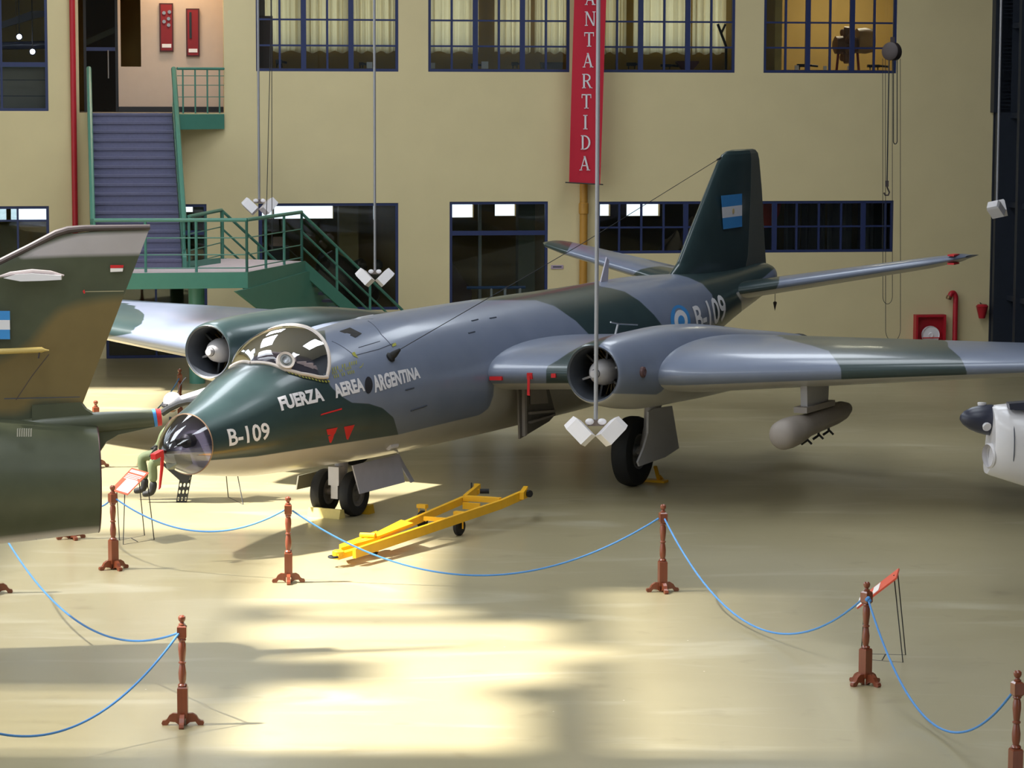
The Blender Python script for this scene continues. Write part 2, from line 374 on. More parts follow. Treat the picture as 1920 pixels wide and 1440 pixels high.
# left wall, far stretch only; nearer side left open to admit sky light
struct(MB().hexa([(HX0-3.2,40,0),(HX0-3,40,0),(HX0-3,70,0),(HX0-3.2,70,0),(HX0-3.2,40,ZR),(HX0-3,40,ZR),(HX0-3,70,ZR),(HX0-3.2,70,ZR)]).build('wall_left', M_wall, smooth=False))

struct(MB().hexa([(-27,HY0,0),(34,HY0,0),(34,HY0+.2,0),(-27,HY0+.2,0),(-27,HY0,ZR),(34,HY0,ZR),(34,HY0+.2,ZR),(-27,HY0+.2,ZR)]).build('wall_front', M_roof, smooth=False))
# ---- ceiling light above the picture: the warm pool on the landing wall and the lit room with the engine
def ceiling_light(name, x, o, energy, col):
    ld = bpy.data.lights.new(name, 'AREA'); ld.shape = 'RECTANGLE'; ld.size = 1.2; ld.size_y = .3; ld.energy = energy; ld.color = col
    lo = bpy.data.objects.new(name, ld); COL.objects.link(lo); lo.location = WP(onw(x, 60, o)[0], o, 8.9)
ceiling_light('landing_lamp_offscreen', 330, .9, 55, (1.0, .78, .55))
ceiling_light('engine_room_lamp_offscreen', 1600, 3.2, 120, (1.0, .87, .64))
# ---- curtains in the upper room
def curtain_mat(name, col):
    m = bpy.data.materials.new(name); m.use_nodes = True; nt = m.node_tree; N = nt.nodes; L = nt.links; N.remove(N['Principled BSDF'])
    d = N.new('ShaderNodeBsdfDiffuse'); t = N.new('ShaderNodeBsdfTranslucent'); nz = N.new('ShaderNodeTexNoise'); nz.inputs['Scale'].default_value = 9
    mx = N.new('ShaderNodeMix'); mx.data_type = 'RGBA'; mx.inputs['A'].default_value = (*[k*0.85 for k in col], 1); mx.inputs['B'].default_value = (*col, 1)
    L.new(nz.outputs['Fac'], mx.inputs['Factor']); L.new(mx.outputs['Result'], d.inputs[0]); L.new(mx.outputs['Result'], t.inputs[0])
    s = N.new('ShaderNodeMixShader'); s.inputs[0].default_value = 0.6; L.new(d.outputs[0], s.inputs[1]); L.new(t.outputs[0], s.inputs[2]); L.new(s.outputs[0], N['Material Output'].inputs[0])
    return m
M_curt = curtain_mat('cream_curtain_cloth', srgb(238, 224, 182)); M_curtg = curtain_mat('grey_drape_cloth', srgb(150, 150, 148))
def drape(u0, u1, o, z0, z1, seed, waves, amp, m, name='curtain', nx=60):
    rd = random.Random(seed); ph = [rd.uniform(0, 6.28) for _ in range(4)]; mb = MB()
    def f(i, j):
        u = u0 + (u1-u0)*i; k = i*waves*6.283
        d = amp*(math.sin(k+ph[0]) + 0.5*math.sin(1.7*k+ph[1]) + 0.3*math.sin(3.1*k+ph[2])*(1-j*0.5))
        return WP(u, o+d, z0 + (z1-z0)*j + 0.03*math.sin(k*0.5+ph[3])*(1-j))
    mb.grid(f, nx, 3); return mb.build(name, m)
for n, h in enumerate(up_holes):
    x = int(to_px(WP((h[0]+h[1])/2, RO, 7.5))[0])
    kind = ['the dark cabinet', 'the tallest display shelf', 'the right wall', 'the small white cards', 'the brown post', 'the red banner', 'the red banner', 'the dark gun barrel', 'the bent metal bracket'][n]
    c = drape(h[0]-0.05, h[1]+0.05, RO-0.14, zc0-0.1, 8.35, n, 5+n % 3, 0.035, M_curt)
    tag(c, 'cream gathered curtain glowing with daylight behind ' + 'upper window, %s of the row' % ['first', 'second', 'third', 'fourth', 'fifth', 'sixth', 'seventh', 'eighth', 'last'][n], 'curtain', 'cream curtains in the upper room')
# ================================================================== THE BOMBER
def pchip(x, xs, ys):
    xs = np.asarray(xs, float); ys = np.asarray(ys, float); h = np.diff(xs); d = np.diff(ys)/h; m = np.zeros_like(xs)
    m[0], m[-1] = d[0], d[-1]
    for i in range(1, len(xs)-1):
        m[i] = 0 if d[i-1]*d[i] <= 0 else (h[i-1]+h[i])/(h[i-1]/d[i-1]+h[i]/d[i])*1.0
    x = np.asarray(x, float); k = np.clip(np.searchsorted(xs, x)-1, 0, len(xs)-2); t = (x-xs[k])/h[k]
    return (2*t**3-3*t**2+1)*ys[k] + (t**3-2*t**2+t)*h[k]*m[k] + (-2*t**3+3*t**2)*ys[k+1] + (t**3-t**2)*h[k]*m[k+1]
FA = [0.53, 0.95, 2.0, 3.5, 5.5, 8, 11, 13.5, 16, 18, 19.5, 19.85, 19.98]
FR = [.387, .485, .735, .902, 1.0, 1.012, 1.003, .965, .680, .440, .30, .22, .06]
FZ = [1.423, 1.452, 1.575, 1.675, 1.715, 1.713, 1.715, 1.77, 1.99, 2.198, 2.36, 2.39, 2.40]
def fr_r(a): return pchip(a, FA, FR)
def fr_z(a): return pchip(a, FA, FZ)
def sdf_poly(P, poly):
    """signed distance, positive inside"""
    poly = np.asarray(poly, float); n = len(poly); d = np.full(len(P), 1e9); ins = np.zeros(len(P), bool)
    for i in range(n):
        a, b = poly[i], poly[(i+1) % n]; e = b-a; w_ = P-a
        t = np.clip((w_@e)/max(e@e, 1e-9), 0, 1); q = w_ - t[:, None]*e; d = np.minimum(d, (q*q).sum(1))
        c = ((a[1] <= P[:, 1]) & (b[1] > P[:, 1])) | ((b[1] <= P[:, 1]) & (a[1] > P[:, 1]))
        with np.errstate(divide='ignore', invalid='ignore'): xi = a[0] + (P[:, 1]-a[1])/(b[1]-a[1])*e[0]
        ins ^= c & (P[:, 0] < xi)
    return np.where(ins, 1, -1)*np.sqrt(d)
def camo_mat():
    m = bpy.data.materials.new('camouflage_paint'); m.use_nodes = True; nt = m.node_tree; N = nt.nodes; L = nt.links; b = N['Principled BSDF']
    def step(at):
        n = N.new('ShaderNodeAttribute'); n.attribute_name = at; q = N.new('ShaderNodeMath'); q.operation = 'MULTIPLY_ADD'; q.use_clamp = True
        q.inputs[1].default_value = 0.6; q.inputs[2].default_value = 0.5; L.new(n.outputs['Fac'], q.inputs[0]); return q.outputs[0]
    tc = N.new('ShaderNodeTexCoord'); nz = N.new('ShaderNodeTexNoise'); nz.inputs['Scale'].default_value = 2.2; nz.inputs['Detail'].default_value = 8; L.new(tc.outputs['Object'], nz.inputs[0])
    def mix(a, c, f):
        x = N.new('ShaderNodeMix'); x.data_type = 'RGBA'
        for s, k in (('A', a), ('B', c)):
            if isinstance(k, tuple): x.inputs[s].default_value = (*k, 1)
            else: L.new(k, x.inputs[s])
        L.new(f, x.inputs['Factor']); return x.outputs['Result']
    grey = mix(srgb(109, 118, 139), srgb(125, 133, 153), nz.outputs['Fac']); gr = mix(srgb(38, 54, 56), srgb(52, 70, 71), nz.outputs['Fac']); un = mix(srgb(176, 172, 166), srgb(198, 194, 188), nz.outputs['Fac'])
    c = mix(mix(grey, gr, step('cg')), un, step('cu')); L.new(c, b.inputs['Base Color'])
    b.inputs['Roughness'].default_value = 0.33; b.inputs['Coat Weight'].default_value = 0.35; b.inputs['Coat Roughness'].default_value = 0.12
    return m
M_camo = camo_mat()
def paint(o, P, green, under, base_green=None):
    """per-vertex signed distances to the paint borders; P = aircraft-frame points"""
    px = to_px(A_np(P)); g = np.full(len(P), -60.0) if base_green is None else np.asarray(base_green, float); u = np.full(len(P), -60.0)
    for q in green: g = np.maximum(g, sdf_poly(px, q))
    if isinstance(under, np.ndarray): u = under
    else:
        for q in under: u = np.maximum(u, sdf_poly(px, q))
    me = o.data
    for nm, arr in (('cg', g), ('cu', u)):
        at = me.attributes.new(nm, 'FLOAT', 'POINT'); at.data.foreach_set('value', np.ascontiguousarray(arr, dtype=np.float32))
def amesh(P, faces, name, material, parent, angle=40):
    mb = MB(); mb.v = [A(*p) for p in P]; mb.f = faces
    return mb.build(name, material, parent, fix=False, angle=angle)
bomber = thing('bomber_aircraft', 'twin-jet bomber in dark green and blue-grey camouflage with white lettering on its nose', 'aircraft', A(8.8, 0, 0))
# ---- fuselage skin
NA_, NP = 260, 120
aa = np.concatenate([np.linspace(0.53, 19.5, NA_-8), [19.62, 19.72, 19.8, 19.86, 19.91, 19.94, 19.965, 19.98]])
ph = np.linspace(0, 2*np.pi, NP, endpoint=False)
rr, zz = fr_r(aa), fr_z(aa)
PF = np.stack([np.repeat(aa, NP), (rr[:, None]*np.cos(ph)).ravel(), (zz[:, None] + rr[:, None]*np.sin(ph)).ravel()], -1)
faces = [(i*NP+k, (i+1)*NP+k, (i+1)*NP+(k+1) % NP, i*NP+(k+1) % NP) for i in range(NA_-1) for k in range(NP)]
faces += [tuple(range((NA_-1)*NP, NA_*NP))]
fus = amesh(PF.tolist(), faces, 'fuselage', M_camo, bomber)
PFm = PF.copy(); PFm[:, 1] = np.abs(PFm[:, 1])
G1 = [(250, 600), (600, 560), (612, 640), (608, 705), (622, 727), (640, 743), (660, 755), (692, 757), (717, 765), (738, 783), (747, 815), (740, 1000), (250, 1000)]
G2 = [(870, 500), (900, 563), (960, 563), (1005, 563), (1040, 574), (1080, 602), (1112, 635), (1112, 800), (1300, 800), (1243, 612), (1226, 590), (1200, 565), (1172, 547), (1145, 540), (1125, 537), (1100, 500)]
G3 = [(1250, 480), (1262, 513), (1290, 520), (1317, 532), (1335, 552), (1341, 575), (1341, 700), (1356, 700), (1366, 620), (1385, 600), (1391, 582), (1390, 565), (1380, 548), (1420, 530), (1480, 480)]
U1 = [(200, 872), (345, 868), (397, 863), (480, 856), (747, 815), (812, 799), (900, 778), (917, 765), (925, 742), (927, 715), (932, 690), (1000, 690), (1120, 720), (1280, 640), (1345, 622), (1366, 612), (1385, 598), (1391, 582), (1390, 565), (1380, 549), (1420, 541), (1520, 530), (1520, 1200), (200, 1200)]
paint(fus, PFm, [G1, G2, G3], [U1])
def onL(x, y, l):      # pixel ray onto the vertical plane l metres to port, in aircraft coordinates
    n = Vector((ST, -CT, 0)); P = onplane(x, y, A(0, l, 0), n); q = P - A(0, 0, 0)
    return (q.x*CT + q.y*ST, l, P.z)
def fus_hit(x, y):
    d = raydir(x, y); t = np.linspace(31, 62, 6000); X, Y, Z = d.x*t, d.y*t, H+d.z*t
    def g(X, Y, Z):
        a = (X-NX)*CT + (Y-NY)*ST; l = (X-NX)*ST - (Y-NY)*CT; ac = np.clip(a, 0.53, 19.9)
        return a, l, np.where((a > .53) & (a < 19.9), l*l + (Z-fr_z(ac))**2 - fr_r(ac)**2, 1.0)
    a, l, v = g(X, Y, Z); k = int(np.argmax(v < 0))
    if v[k] >= 0: k = int(np.argmin(v))
    return float(a[k]), math.atan2(Z[k]-float(fr_z(a[k])), l[k])
def fpt(a, p, off=0.006):
    r = float(fr_r(a))+off; return A(a, r*math.cos(p), float(fr_z(a)) + r*math.sin(p))
def font_mesh(txt, off=0.02, res=3):
    cu = bpy.data.curves.new('t', 'FONT'); cu.body = txt; cu.offset = off; cu.resolution_u = res; cu.fill_mode = 'FRONT'
    ob = bpy.data.objects.new('t', cu); COL.objects.link(ob)
    me = bpy.data.meshes.new_from_object(ob.evaluated_get(bpy.context.evaluated_depsgraph_get()))
    bpy.data.objects.remove(ob); bm = bmesh.new(); bm.from_mesh(me); bpy.data.meshes.remove(me)
    xs = [v.co.x for v in bm.verts]; ys = [v.co.y for v in bm.verts]; x0, x1, y0, y1 = min(xs), max(xs), min(ys), max(ys)
    for v in bm.verts: v.co = Vector(((v.co.x-x0)/(x1-x0), (v.co.y-y0)/(y1-y0), 0))
    for k in range(1, 7):
        bmesh.ops.bisect_plane(bm, geom=bm.verts[:]+bm.edges[:]+bm.faces[:], plane_co=(0, k/7, 0), plane_no=(0, 1, 0))
    bmesh.ops.triangulate(bm, faces=bm.faces[:])
    V = [v.co.copy() for v in bm.verts]; bm.verts.index_update(); Fc = [tuple(v.index for v in f.verts) for f in bm.faces]; bm.free()
    return V, Fc
def fus_decal(name, V, Fc, quad, m, off=0.007, label=None):
    """quad px: bottom-left, bottom-right, top-left, top-right, wrapped on the skin"""
    c = [fus_hit(*q) for q in quad]; mb = MB()
    vs = []
    for v in V:
        u, t = v[0], v[1]
        a = (1-t)*((1-u)*c[0][0]+u*c[1][0]) + t*((1-u)*c[2][0]+u*c[3][0]); p = (1-t)*((1-u)*c[0][1]+u*c[1][1]) + t*((1-u)*c[2][1]+u*c[3][1])
        vs.append(fpt(a, p, off))
    mb.add(vs, Fc); return mb.build(name, m, fus, fix=False, smooth=False, label=label)
M_letter = mat('white_stencil_paint', srgb(222, 220, 226), 0.5, var=0.05)
M_sky = mat('flag_blue_paint', srgb(62, 138, 205), 0.45, var=0.05)
M_marking = mat('yellow_stencil_paint', srgb(150, 148, 40), 0.6)
M_redm = mat('red_marking_paint', srgb(205, 36, 40), 0.5)
for txt, q in (('FUERZA', ((527, 771), (608, 752), (519, 746), (600, 727))), ('AEREA', ((629, 747), (684, 733), (621, 722), (677, 708))), ('ARGENTINA', ((702, 737), (788, 709), (695, 705), (783, 688))),
               ('B-109', ((429, 837), (505, 823), (424, 805), (502, 792)))):
    V, Fc = font_mesh(txt, 0.045 if txt[1] != '-' else .02); fus_decal('lettering', V, Fc, q, M_letter, label='white block letters reading ' + txt)
V, Fc = font_mesh('B-109', 0.02); fus_decal('lettering', V, Fc, ((1305, 622), (1359, 600), (1297, 575), (1352, 551)), M_letter, label='white serial reading B-109 on the rear fuselage')
def disc(n=32, r=.5): return [(.5, .5)] + [(.5+r*math.cos(6.2832*k/n), .5+r*math.sin(6.2832*k/n)) for k in range(n)], [(0, 1+k, 1+(k+1) % n) for k in range(n)]
rq = ((1259, 640), (1295, 625), (1249, 580), (1283, 566))
for nm, r, m, of in (('roundel', .5, M_sky, .006), ('roundel_ring', .34, M_letter, .009), ('roundel_centre', .17, M_sky, .012)):
    V, Fc = disc(32, r); fus_decal(nm, V, Fc, rq, m, of)
for q in (((617, 829), (620, 830), (611, 805), (632, 801)), ((649, 823), (652, 824), (644, 800), (664, 796))):
    fus_decal('warning_triangle', [(0, 0), (1, 0), (1, 1), (0, 1)], [(0, 1, 2, 3)], q, M_redm)
fus_decal('red_stripe', [(0, 0), (1, 0), (1, 1), (0, 1)], [(0, 1, 2, 3)], ((600, 779), (640, 768), (602, 776), (640, 765)), M_redm)
V, Fc = font_mesh('III II IIII', 0.0)
for q in (((623, 697), (668, 683), (622, 690), (668, 676)), ((623, 703), (658, 692), (622, 698), (656, 687)), ((626, 710), (664, 700), (625, 704), (662, 694))): fus_decal('stencil_marks', V, Fc, q, M_marking)['kind'] = 'stuff'
for q in (((662, 668), (671, 672), (659, 663), (664, 660)), ((735, 651), (743, 648), (735, 646), (741, 643)), ((672, 690), (680, 685), (676, 690), (681, 680))): fus_decal('corner_mark', [(0, 0), (1, 0), (1, 1), (0, 1)], [(0, 1, 2, 3)], q, M_marking)
def fline(pts, w, m, name='panel_line'):
    hit = [fus_hit(*p) for p in pts]; P = [fpt(a, p, 0.0) for a, p in smooth_ap(hit)]; return MB().tube(P, w, 5).build(name, m, fus)
def smooth_ap(h, n=6):
    out = []
    for i in range(len(h)-1):
        for k in range(n): t = k/n; out.append((h[i][0]*(1-t)+h[i+1][0]*t, h[i][1]*(1-t)+h[i+1][1]*t))
    return out + [h[-1]]
M_line = mat('panel_seam', srgb(58, 64, 78), 0.6)
for pts in (((664, 667), (710, 655), (738, 644)), ((690, 602), (715, 628), (735, 650)), ((672, 652), (712, 640)), ((622, 640), (664, 667))): fline(pts, 0.006, M_line)
for pts in (((884, 602), (896, 599)), ((918, 597), (930, 595)), ((878, 625), (890, 622)), ((760, 731), (776, 727)), ((770, 770), (800, 760))): fline(pts, 0.012, M_line, 'vent_slot')
# nav window and side port
M_cock = mat('cockpit_black', srgb(34, 32, 38), 0.6)
V, Fc = [(0, 0), (1, 0), (1, 1), (0, 1)], [(0, 1, 2, 3)]
fus_decal('navigator_window', V, Fc, ((636, 622), (666, 634), (656, 615), (678, 626)), mat('dark_window_glass', srgb(52, 54, 62), 0.06, coat=1.0))
V2, F2 = disc(20, .5); fus_decal('side_window', V2, F2, ((683, 740), (698, 736), (682, 708), (696, 705)), M_cock)
fus_decal('hatch_plate', V, Fc, ((662, 600), (700, 598), (672, 592), (700, 590)), mat('pale_grey_plate', srgb(165, 168, 178), 0.4))
# belly lamp
bl = fus_hit(734, 836)
p0 = fpt(*bl); MB().tube([p0 + A(0, 0, 0)*0 + Vector((-0.05, -0.06, 0)), p0 + Vector((0.06, 0.14, -.0))], [0.05, 0.04], 12).build('belly_lamp', M_white, fus)
# mast and aerial wire
mb_ = fus_hit(731, 671); mt = fpt(mb_[0], mb_[1], 0); mtip = atD(750, 655, mt.y-0.05)
MB().tube([mt, mt.lerp(mtip, .45), mtip], [0.055, 0.05, 0.018], 10).build('aerial_mast', M_black, bomber)
MB().lathe([(.06, -.02), (.075, .02), (.05, .05)], mt, (mtip-mt), 14).build('mast_base', M_black, bomber)
fintop = A(17.66, 0, 4.66)
MB().tube([mtip, mtip.lerp(fintop, .5)-Vector((0, 0, .05)), fintop], 0.006, 5).build('aerial_wire', M_dark, bomber)
MB().tube([fintop, fintop.lerp(mtip, .018)], .016, 6).build('wire_insulator', M_dark, bomber)
# ---- glazed nose
M_nose = glass('smoked_nose_glass', (0.74, 0.72, 0.80), refl=2.6, rough=0.04)
M_canopy = glass('smoked_canopy_glass', (0.80, 0.77, 0.84), refl=1.3, rough=0.02)
na = [0, .012, .04, .09, .16, .25, .35, .45, .53]
def nose_r(a): return .387*(a/.53)**.56
def nose_z(a): return 1.388 + (1.423-1.388)*(a/.53)
Pn = [(a, nose_r(a)*math.cos(p), nose_z(a)+nose_r(a)*math.sin(p)) for a in na[1:] for p in np.linspace(0, 2*math.pi, 48, endpoint=False)] + [(0, 0, 1.388)]
nf = [(i*48+k, (i+1)*48+k, (i+1)*48+(k+1) % 48, i*48+(k+1) % 48) for i in range(len(na)-2) for k in range(48)] + [(len(Pn)-1, k, (k+1) % 48) for k in range(48)]
ng = amesh(Pn, nf, 'nose_glazing', M_nose, bomber)
def ring(a, l0, z0, R_, t, name, m, parent, n=48):
    P = [A(a, l0+R_*math.cos(2*math.pi*k/n), z0+R_*math.sin(2*math.pi*k/n)) for k in range(n+1)]
    return MB().tube(P, t, 6, caps=False).build(name, m, parent)
ring(.53, 0, 1.423, .387, .009, 'glazing_rim', mat('bronze_rim', srgb(150, 120, 96), 0.35, metal=.6), ng)
MB().lathe([(.375, 0), (.375, .04)], A(.6, 0, 1.423), A(1, 0, 0)-A(0, 0, 0), 32).build('nose_bulkhead', mat('nose_interior', srgb(120, 116, 130), 0.5), ng)
MB().prism([A(.14, l, z) for l, z in ((-.09, 1.34), (.06, 1.34), (.10, 1.22), (-.05, 1.14))], A(.5, 0, 0)-A(.14, 0, 0.04)).build('sighting_block', mat('nose_instrument', srgb(120, 124, 108), 0.5), ng)
MB().lathe([(.05, 0), (.05, .25), (.09, .28), (.09, .4)], A(.18, 0.02, 1.47), A(1, 0, 0)-A(0, 0, 0), 16).build('bomb_sight', M_dark, ng)
# red pitot cover with its streamer
pc = MB(); pc.bar(A(-.05, 0, 1.385), A(-.26, 0.02, 1.355), 0.07, 0.07); pv = pc.build('pitot_cover', M_redm, bomber)
MB().prism([A(*onL(x, y, 0.0)) for x, y in ((301, 855), (306, 853), (305, 876), (300, 914), (297, 918), (300, 880))], (A(0, .015, 0)-A(0, 0, 0))).build('warning_streamer', M_redm, pv)
# ---- canopy
CSA = [2.03, 2.145, 2.206, 2.373, 2.628, 2.739, 3.05, 3.35]; CSW = [0.0, .248, .416, .543, .658, .69, .74, .76]
def can_a(v, t): return 2.03 + (2.80 + .32*math.sin(t) - 2.03)*v**1.5
def can_pt(v, t):     # v 0..1 nose to rear arch, t 0..pi from port sill over the top
    a = can_a(v, t); W = float(np.interp(a, CSA, CSW)); r = float(fr_r(a)); zb = float(fr_z(a)) + math.sqrt(max(0, r*r-W*W))
    q = max(0, 1-((3.0-a)/(3.0-2.03))**2) if a < 3.0 else 1-((a-3.0)/1.4)**2*.5
    zt = max(zb, 2.32 + (2.75-2.32)*q**.7); return (a, W*math.cos(t), zb + (zt-zb)*math.sin(t))
NV, NT = 30, 41
Pc = [can_pt(v, t) for v in np.linspace(0.001, 1, NV) for t in np.linspace(0, math.pi, NT)]
cn = amesh(Pc, [(i*NT+k, i*NT+k+1, (i+1)*NT+k+1, (i+1)*NT+k) for i in range(NV-1) for k in range(NT-1)], 'canopy', M_canopy, bomber)
M_cream = mat('canopy_frame_paint', srgb(206, 194, 186), 0.45)
MB().tube([A(*can_pt(1, t)) for t in np.linspace(0.0, math.pi, 37)], .024, 8).build('rear_arch', M_cream, cn)
def can_base(v, s, off=0.0):    # where the bubble meets the skin
    a = can_a(v, 0); W = float(np.interp(a, CSA, CSW)); r = float(fr_r(a)); p = math.acos(min(1, W/r)) - off
    r += .012; return A(a, s*r*math.cos(p), float(fr_z(a))+r*math.sin(p))
for s in (1, -1): MB().tube([can_base(v, s) for v in np.linspace(0, 1, 30)], .026, 8).build('sill_rail', M_cream, cn)
for s in (1, -1):
    for k in range(40):
        v0, v1 = k/40, (k+1)/40
        MB().add([can_base(v0, s, .055), can_base(v1, s, .055), can_base(v1, s, .09), can_base(v0, s, .09)], [(0, 1, 2, 3)]).build('sill_dash', (M_marking if k % 2 else M_black), cn, smooth=False)
# round clear-vision panel on the port side of the bubble
best = None
for v in np.linspace(.2, .98, 60):
    for t in np.linspace(.02, 1.4, 60):
        q = can_pt(v, t); e = np.abs(to_px(A_np(q)) - np.array([536, 676])).sum()
        if best is None or e < best[0]: best = (e, q, v, t)
cpt = A(*best[1]); du_ = A(*can_pt(best[2]+.02, best[3]))-cpt; dv_ = A(*can_pt(best[2], best[3]+.05))-cpt; nrm = du_.cross(dv_).normalized()
if nrm.dot(CAM-cpt) < 0: nrm = -nrm
pn = MB().lathe([(.085, .02), (.118, .03), (.123, 0.0), (.123, -.05)], cpt, nrm, 28, caps=False).build('clear_vision_panel', M_cream, cn)
MB().lathe([(.05, .005), (.086, .012)], cpt, nrm, 24).build('panel_glass', mat('vision_disc_grey', srgb(120, 122, 118), .3), cn)
MB().lathe([(.03, .02), (.055, .03), (.055, .0)], cpt, nrm, 20).build('panel_latch_ring', M_metal, cn)
# cockpit inside
ck = MB()
def tubp(i, j):
    a = 2.06 + .80*j; W = float(np.interp(a, CSA, CSW))*.96*(2*i-1); return A(a, W, float(fr_z(a)) + math.sqrt(float(fr_r(a))**2 - W*W) + .012)
ck.grid(tubp, 16, 14); ck.build('cockpit_tub', M_cock, bomber)
M_seat = mat('ejection_seat_dark', srgb(72, 62, 66), 0.6)
RZ0 = Matrix.Rotation(TH-math.pi/2, 3, 'Z')
for l in (.22, -.22):
    st = MB(); st.box(A(2.78, l, 2.45), (.30, .14, .26), RZ0); st.box(A(2.80, l, 2.60), (.2, .12, .10), RZ0); st.build('pilot_seat', M_seat, bomber)
MB().box(A(2.36, .0, 2.38), (.62, .08, .12), RZ0).build('instrument_panel', M_seat, bomber)
for (a, l, z, sz) in ((2.45, .36, 2.36, .04), (2.62, .52, 2.26, .05), (2.72, .58, 2.22, .05), (2.5, .1, 2.45, .025), (2.7, .4, 2.42, .025), (2.55, .46, 2.3, .03), (2.4, .2, 2.42, .02)):
    MB().box(A(a, l, z), (.13, sz, sz*1.6), Matrix.Rotation(TH-1.2+l, 3, 'Z')).build('cockpit_fitting', M_cream, bomber)
# ---- wings
def naca(x, t): return 5*t*(.2969*math.sqrt(x) - .126*x - .3516*x*x + .2843*x**3 - .1036*x**4)
def airfoil(n=26, x0=0.0, x1=1.0):
    xs = [x0 + (x1-x0)*(1-math.cos(math.pi*i/n))/2 for i in range(n+1)]
    return xs
def surf_loft(secs, side, name, parent, green, vert=False, nsub=10, camo=True, x0=0.0, x1=1.0, material=None, base_green=False, inc=0.0, under_x=.02):
    """secs: (span, LE, chord, height, t/c). side=+1 port / -1 starboard. vert: fin"""
    S_ = []
    for i in range(len(secs)-1):
        for k in range(nsub):
            t = k/nsub; S_.append([secs[i][j]*(1-t)+secs[i+1][j]*t for j in range(5)])
    S_.append(list(secs[-1])); xs = airfoil(26, x0, x1); loop = [(x, 1) for x in xs[::-1]] + [(x, -1) for x in xs[1 if x0 == 0 else 0:]]
    P = []; und = []
    for sp, le, ch, zc, tc in S_:
        for x, sg in loop:
            th = naca(x, tc)*ch*sg
            if vert: P.append((le+x*ch, th, sp))
            else: P.append((le+x*ch, side*sp, zc + th - inc*(x-.3)*ch)); 
            und.append(30.0 if (sg < 0 and x > under_x and not vert) else -30.0)
    n = len(loop); m = len(S_)
    faces = [(i*n+k, i*n+(k+1) % n, (i+1)*n+(k+1) % n, (i+1)*n+k) for i in range(m-1) for k in range(n)] + [tuple(range(n)), tuple(range((m-1)*n, m*n))]
    mb = MB(); mb.v = [A(*p) for p in P]; mb.f = faces
    o = mb.build(name, material or M_camo, parent, fix=False, angle=50)
    bm = bmesh.new(); bm.from_mesh(o.data); bmesh.ops.recalc_face_normals(bm, faces=bm.faces); bm.to_mesh(o.data); bm.free(); o.data.shade_smooth(); o.data.set_sharp_from_angle(angle=math.radians(50))
    P = np.array(P); bg = np.full(len(P), 60.0 if base_green else -60.0)
    paint(o, P, green, np.array(und), bg); return o
WZ = lambda l: 1.752 + .055*l
WINC = -.012
wsec = [(.7, 6.80, 5.75, WZ(.7), .125), (2.6, 6.80, 5.75, WZ(2.6), .122), (4.0, 6.78, 5.55, WZ(4.0)-.03, .13), (9.2, 8.25, 2.75, WZ(9.2)-.06, .125), (9.6, 8.5, 2.25, WZ(9.6)-.06, .10), (9.75, 8.9, 1.5, WZ(9.75)-.06, .04)]
GWP = [[(1024, 700), (1024, 688), (1045, 676), (1068, 660), (1090, 648), (1130, 640), (1130, 760), (1024, 760)], [(1578, 730), (1577, 692), (1572, 675), (1560, 660), (1530, 650), (1490, 640), (1450, 630), (1450, 600), (1760, 600), (1775, 648), (1790, 658), (1802, 672), (1812, 690), (1815, 730)]]
wp = surf_loft(wsec, 1, 'wing', bomber, GWP, nsub=14, inc=WINC)
GWS = [[(150, 560), (236, 566), (256, 574), (262, 584), (274, 592), (271, 603), (256, 612), (252, 625), (150, 640)]]
ws = surf_loft(wsec, -1, 'wing', bomber, GWS, nsub=14, inc=WINC)
# red marks and streamers on the inboard leading edge
def le_mark(l0, l1, name='red_mark', h=.10, z0=0.0):
    P = [A(6.80-.02, l, WZ(l)+WINC*.3*5.75 + z) for l, z in ((l0, z0), (l1, z0), (l1, z0+h), (l0, z0+h))]
    return MB().prism(P, A(.05, 0, 0)-A(0, 0, 0)).build(name, M_redm, wp, smooth=False)
le_mark(1.04, 1.24, h=.055, z0=-.085); le_mark(2.04, 2.11, h=.06, z0=-.05); le_mark(2.3, 2.35, h=.05, z0=-.05)
s0 = le_mark(1.65, 1.73, 'streamer_clip', .09, -.07)
MB().prism([A(6.76, l, z) for l, z in ((1.67, 1.80), (1.71, 1.80), (1.705, 1.56), (1.71, 1.52), (1.665, 1.52))], A(.01, 0, 0)-A(0, 0, 0)).build('warning_streamer', M_redm, wp, smooth=False)
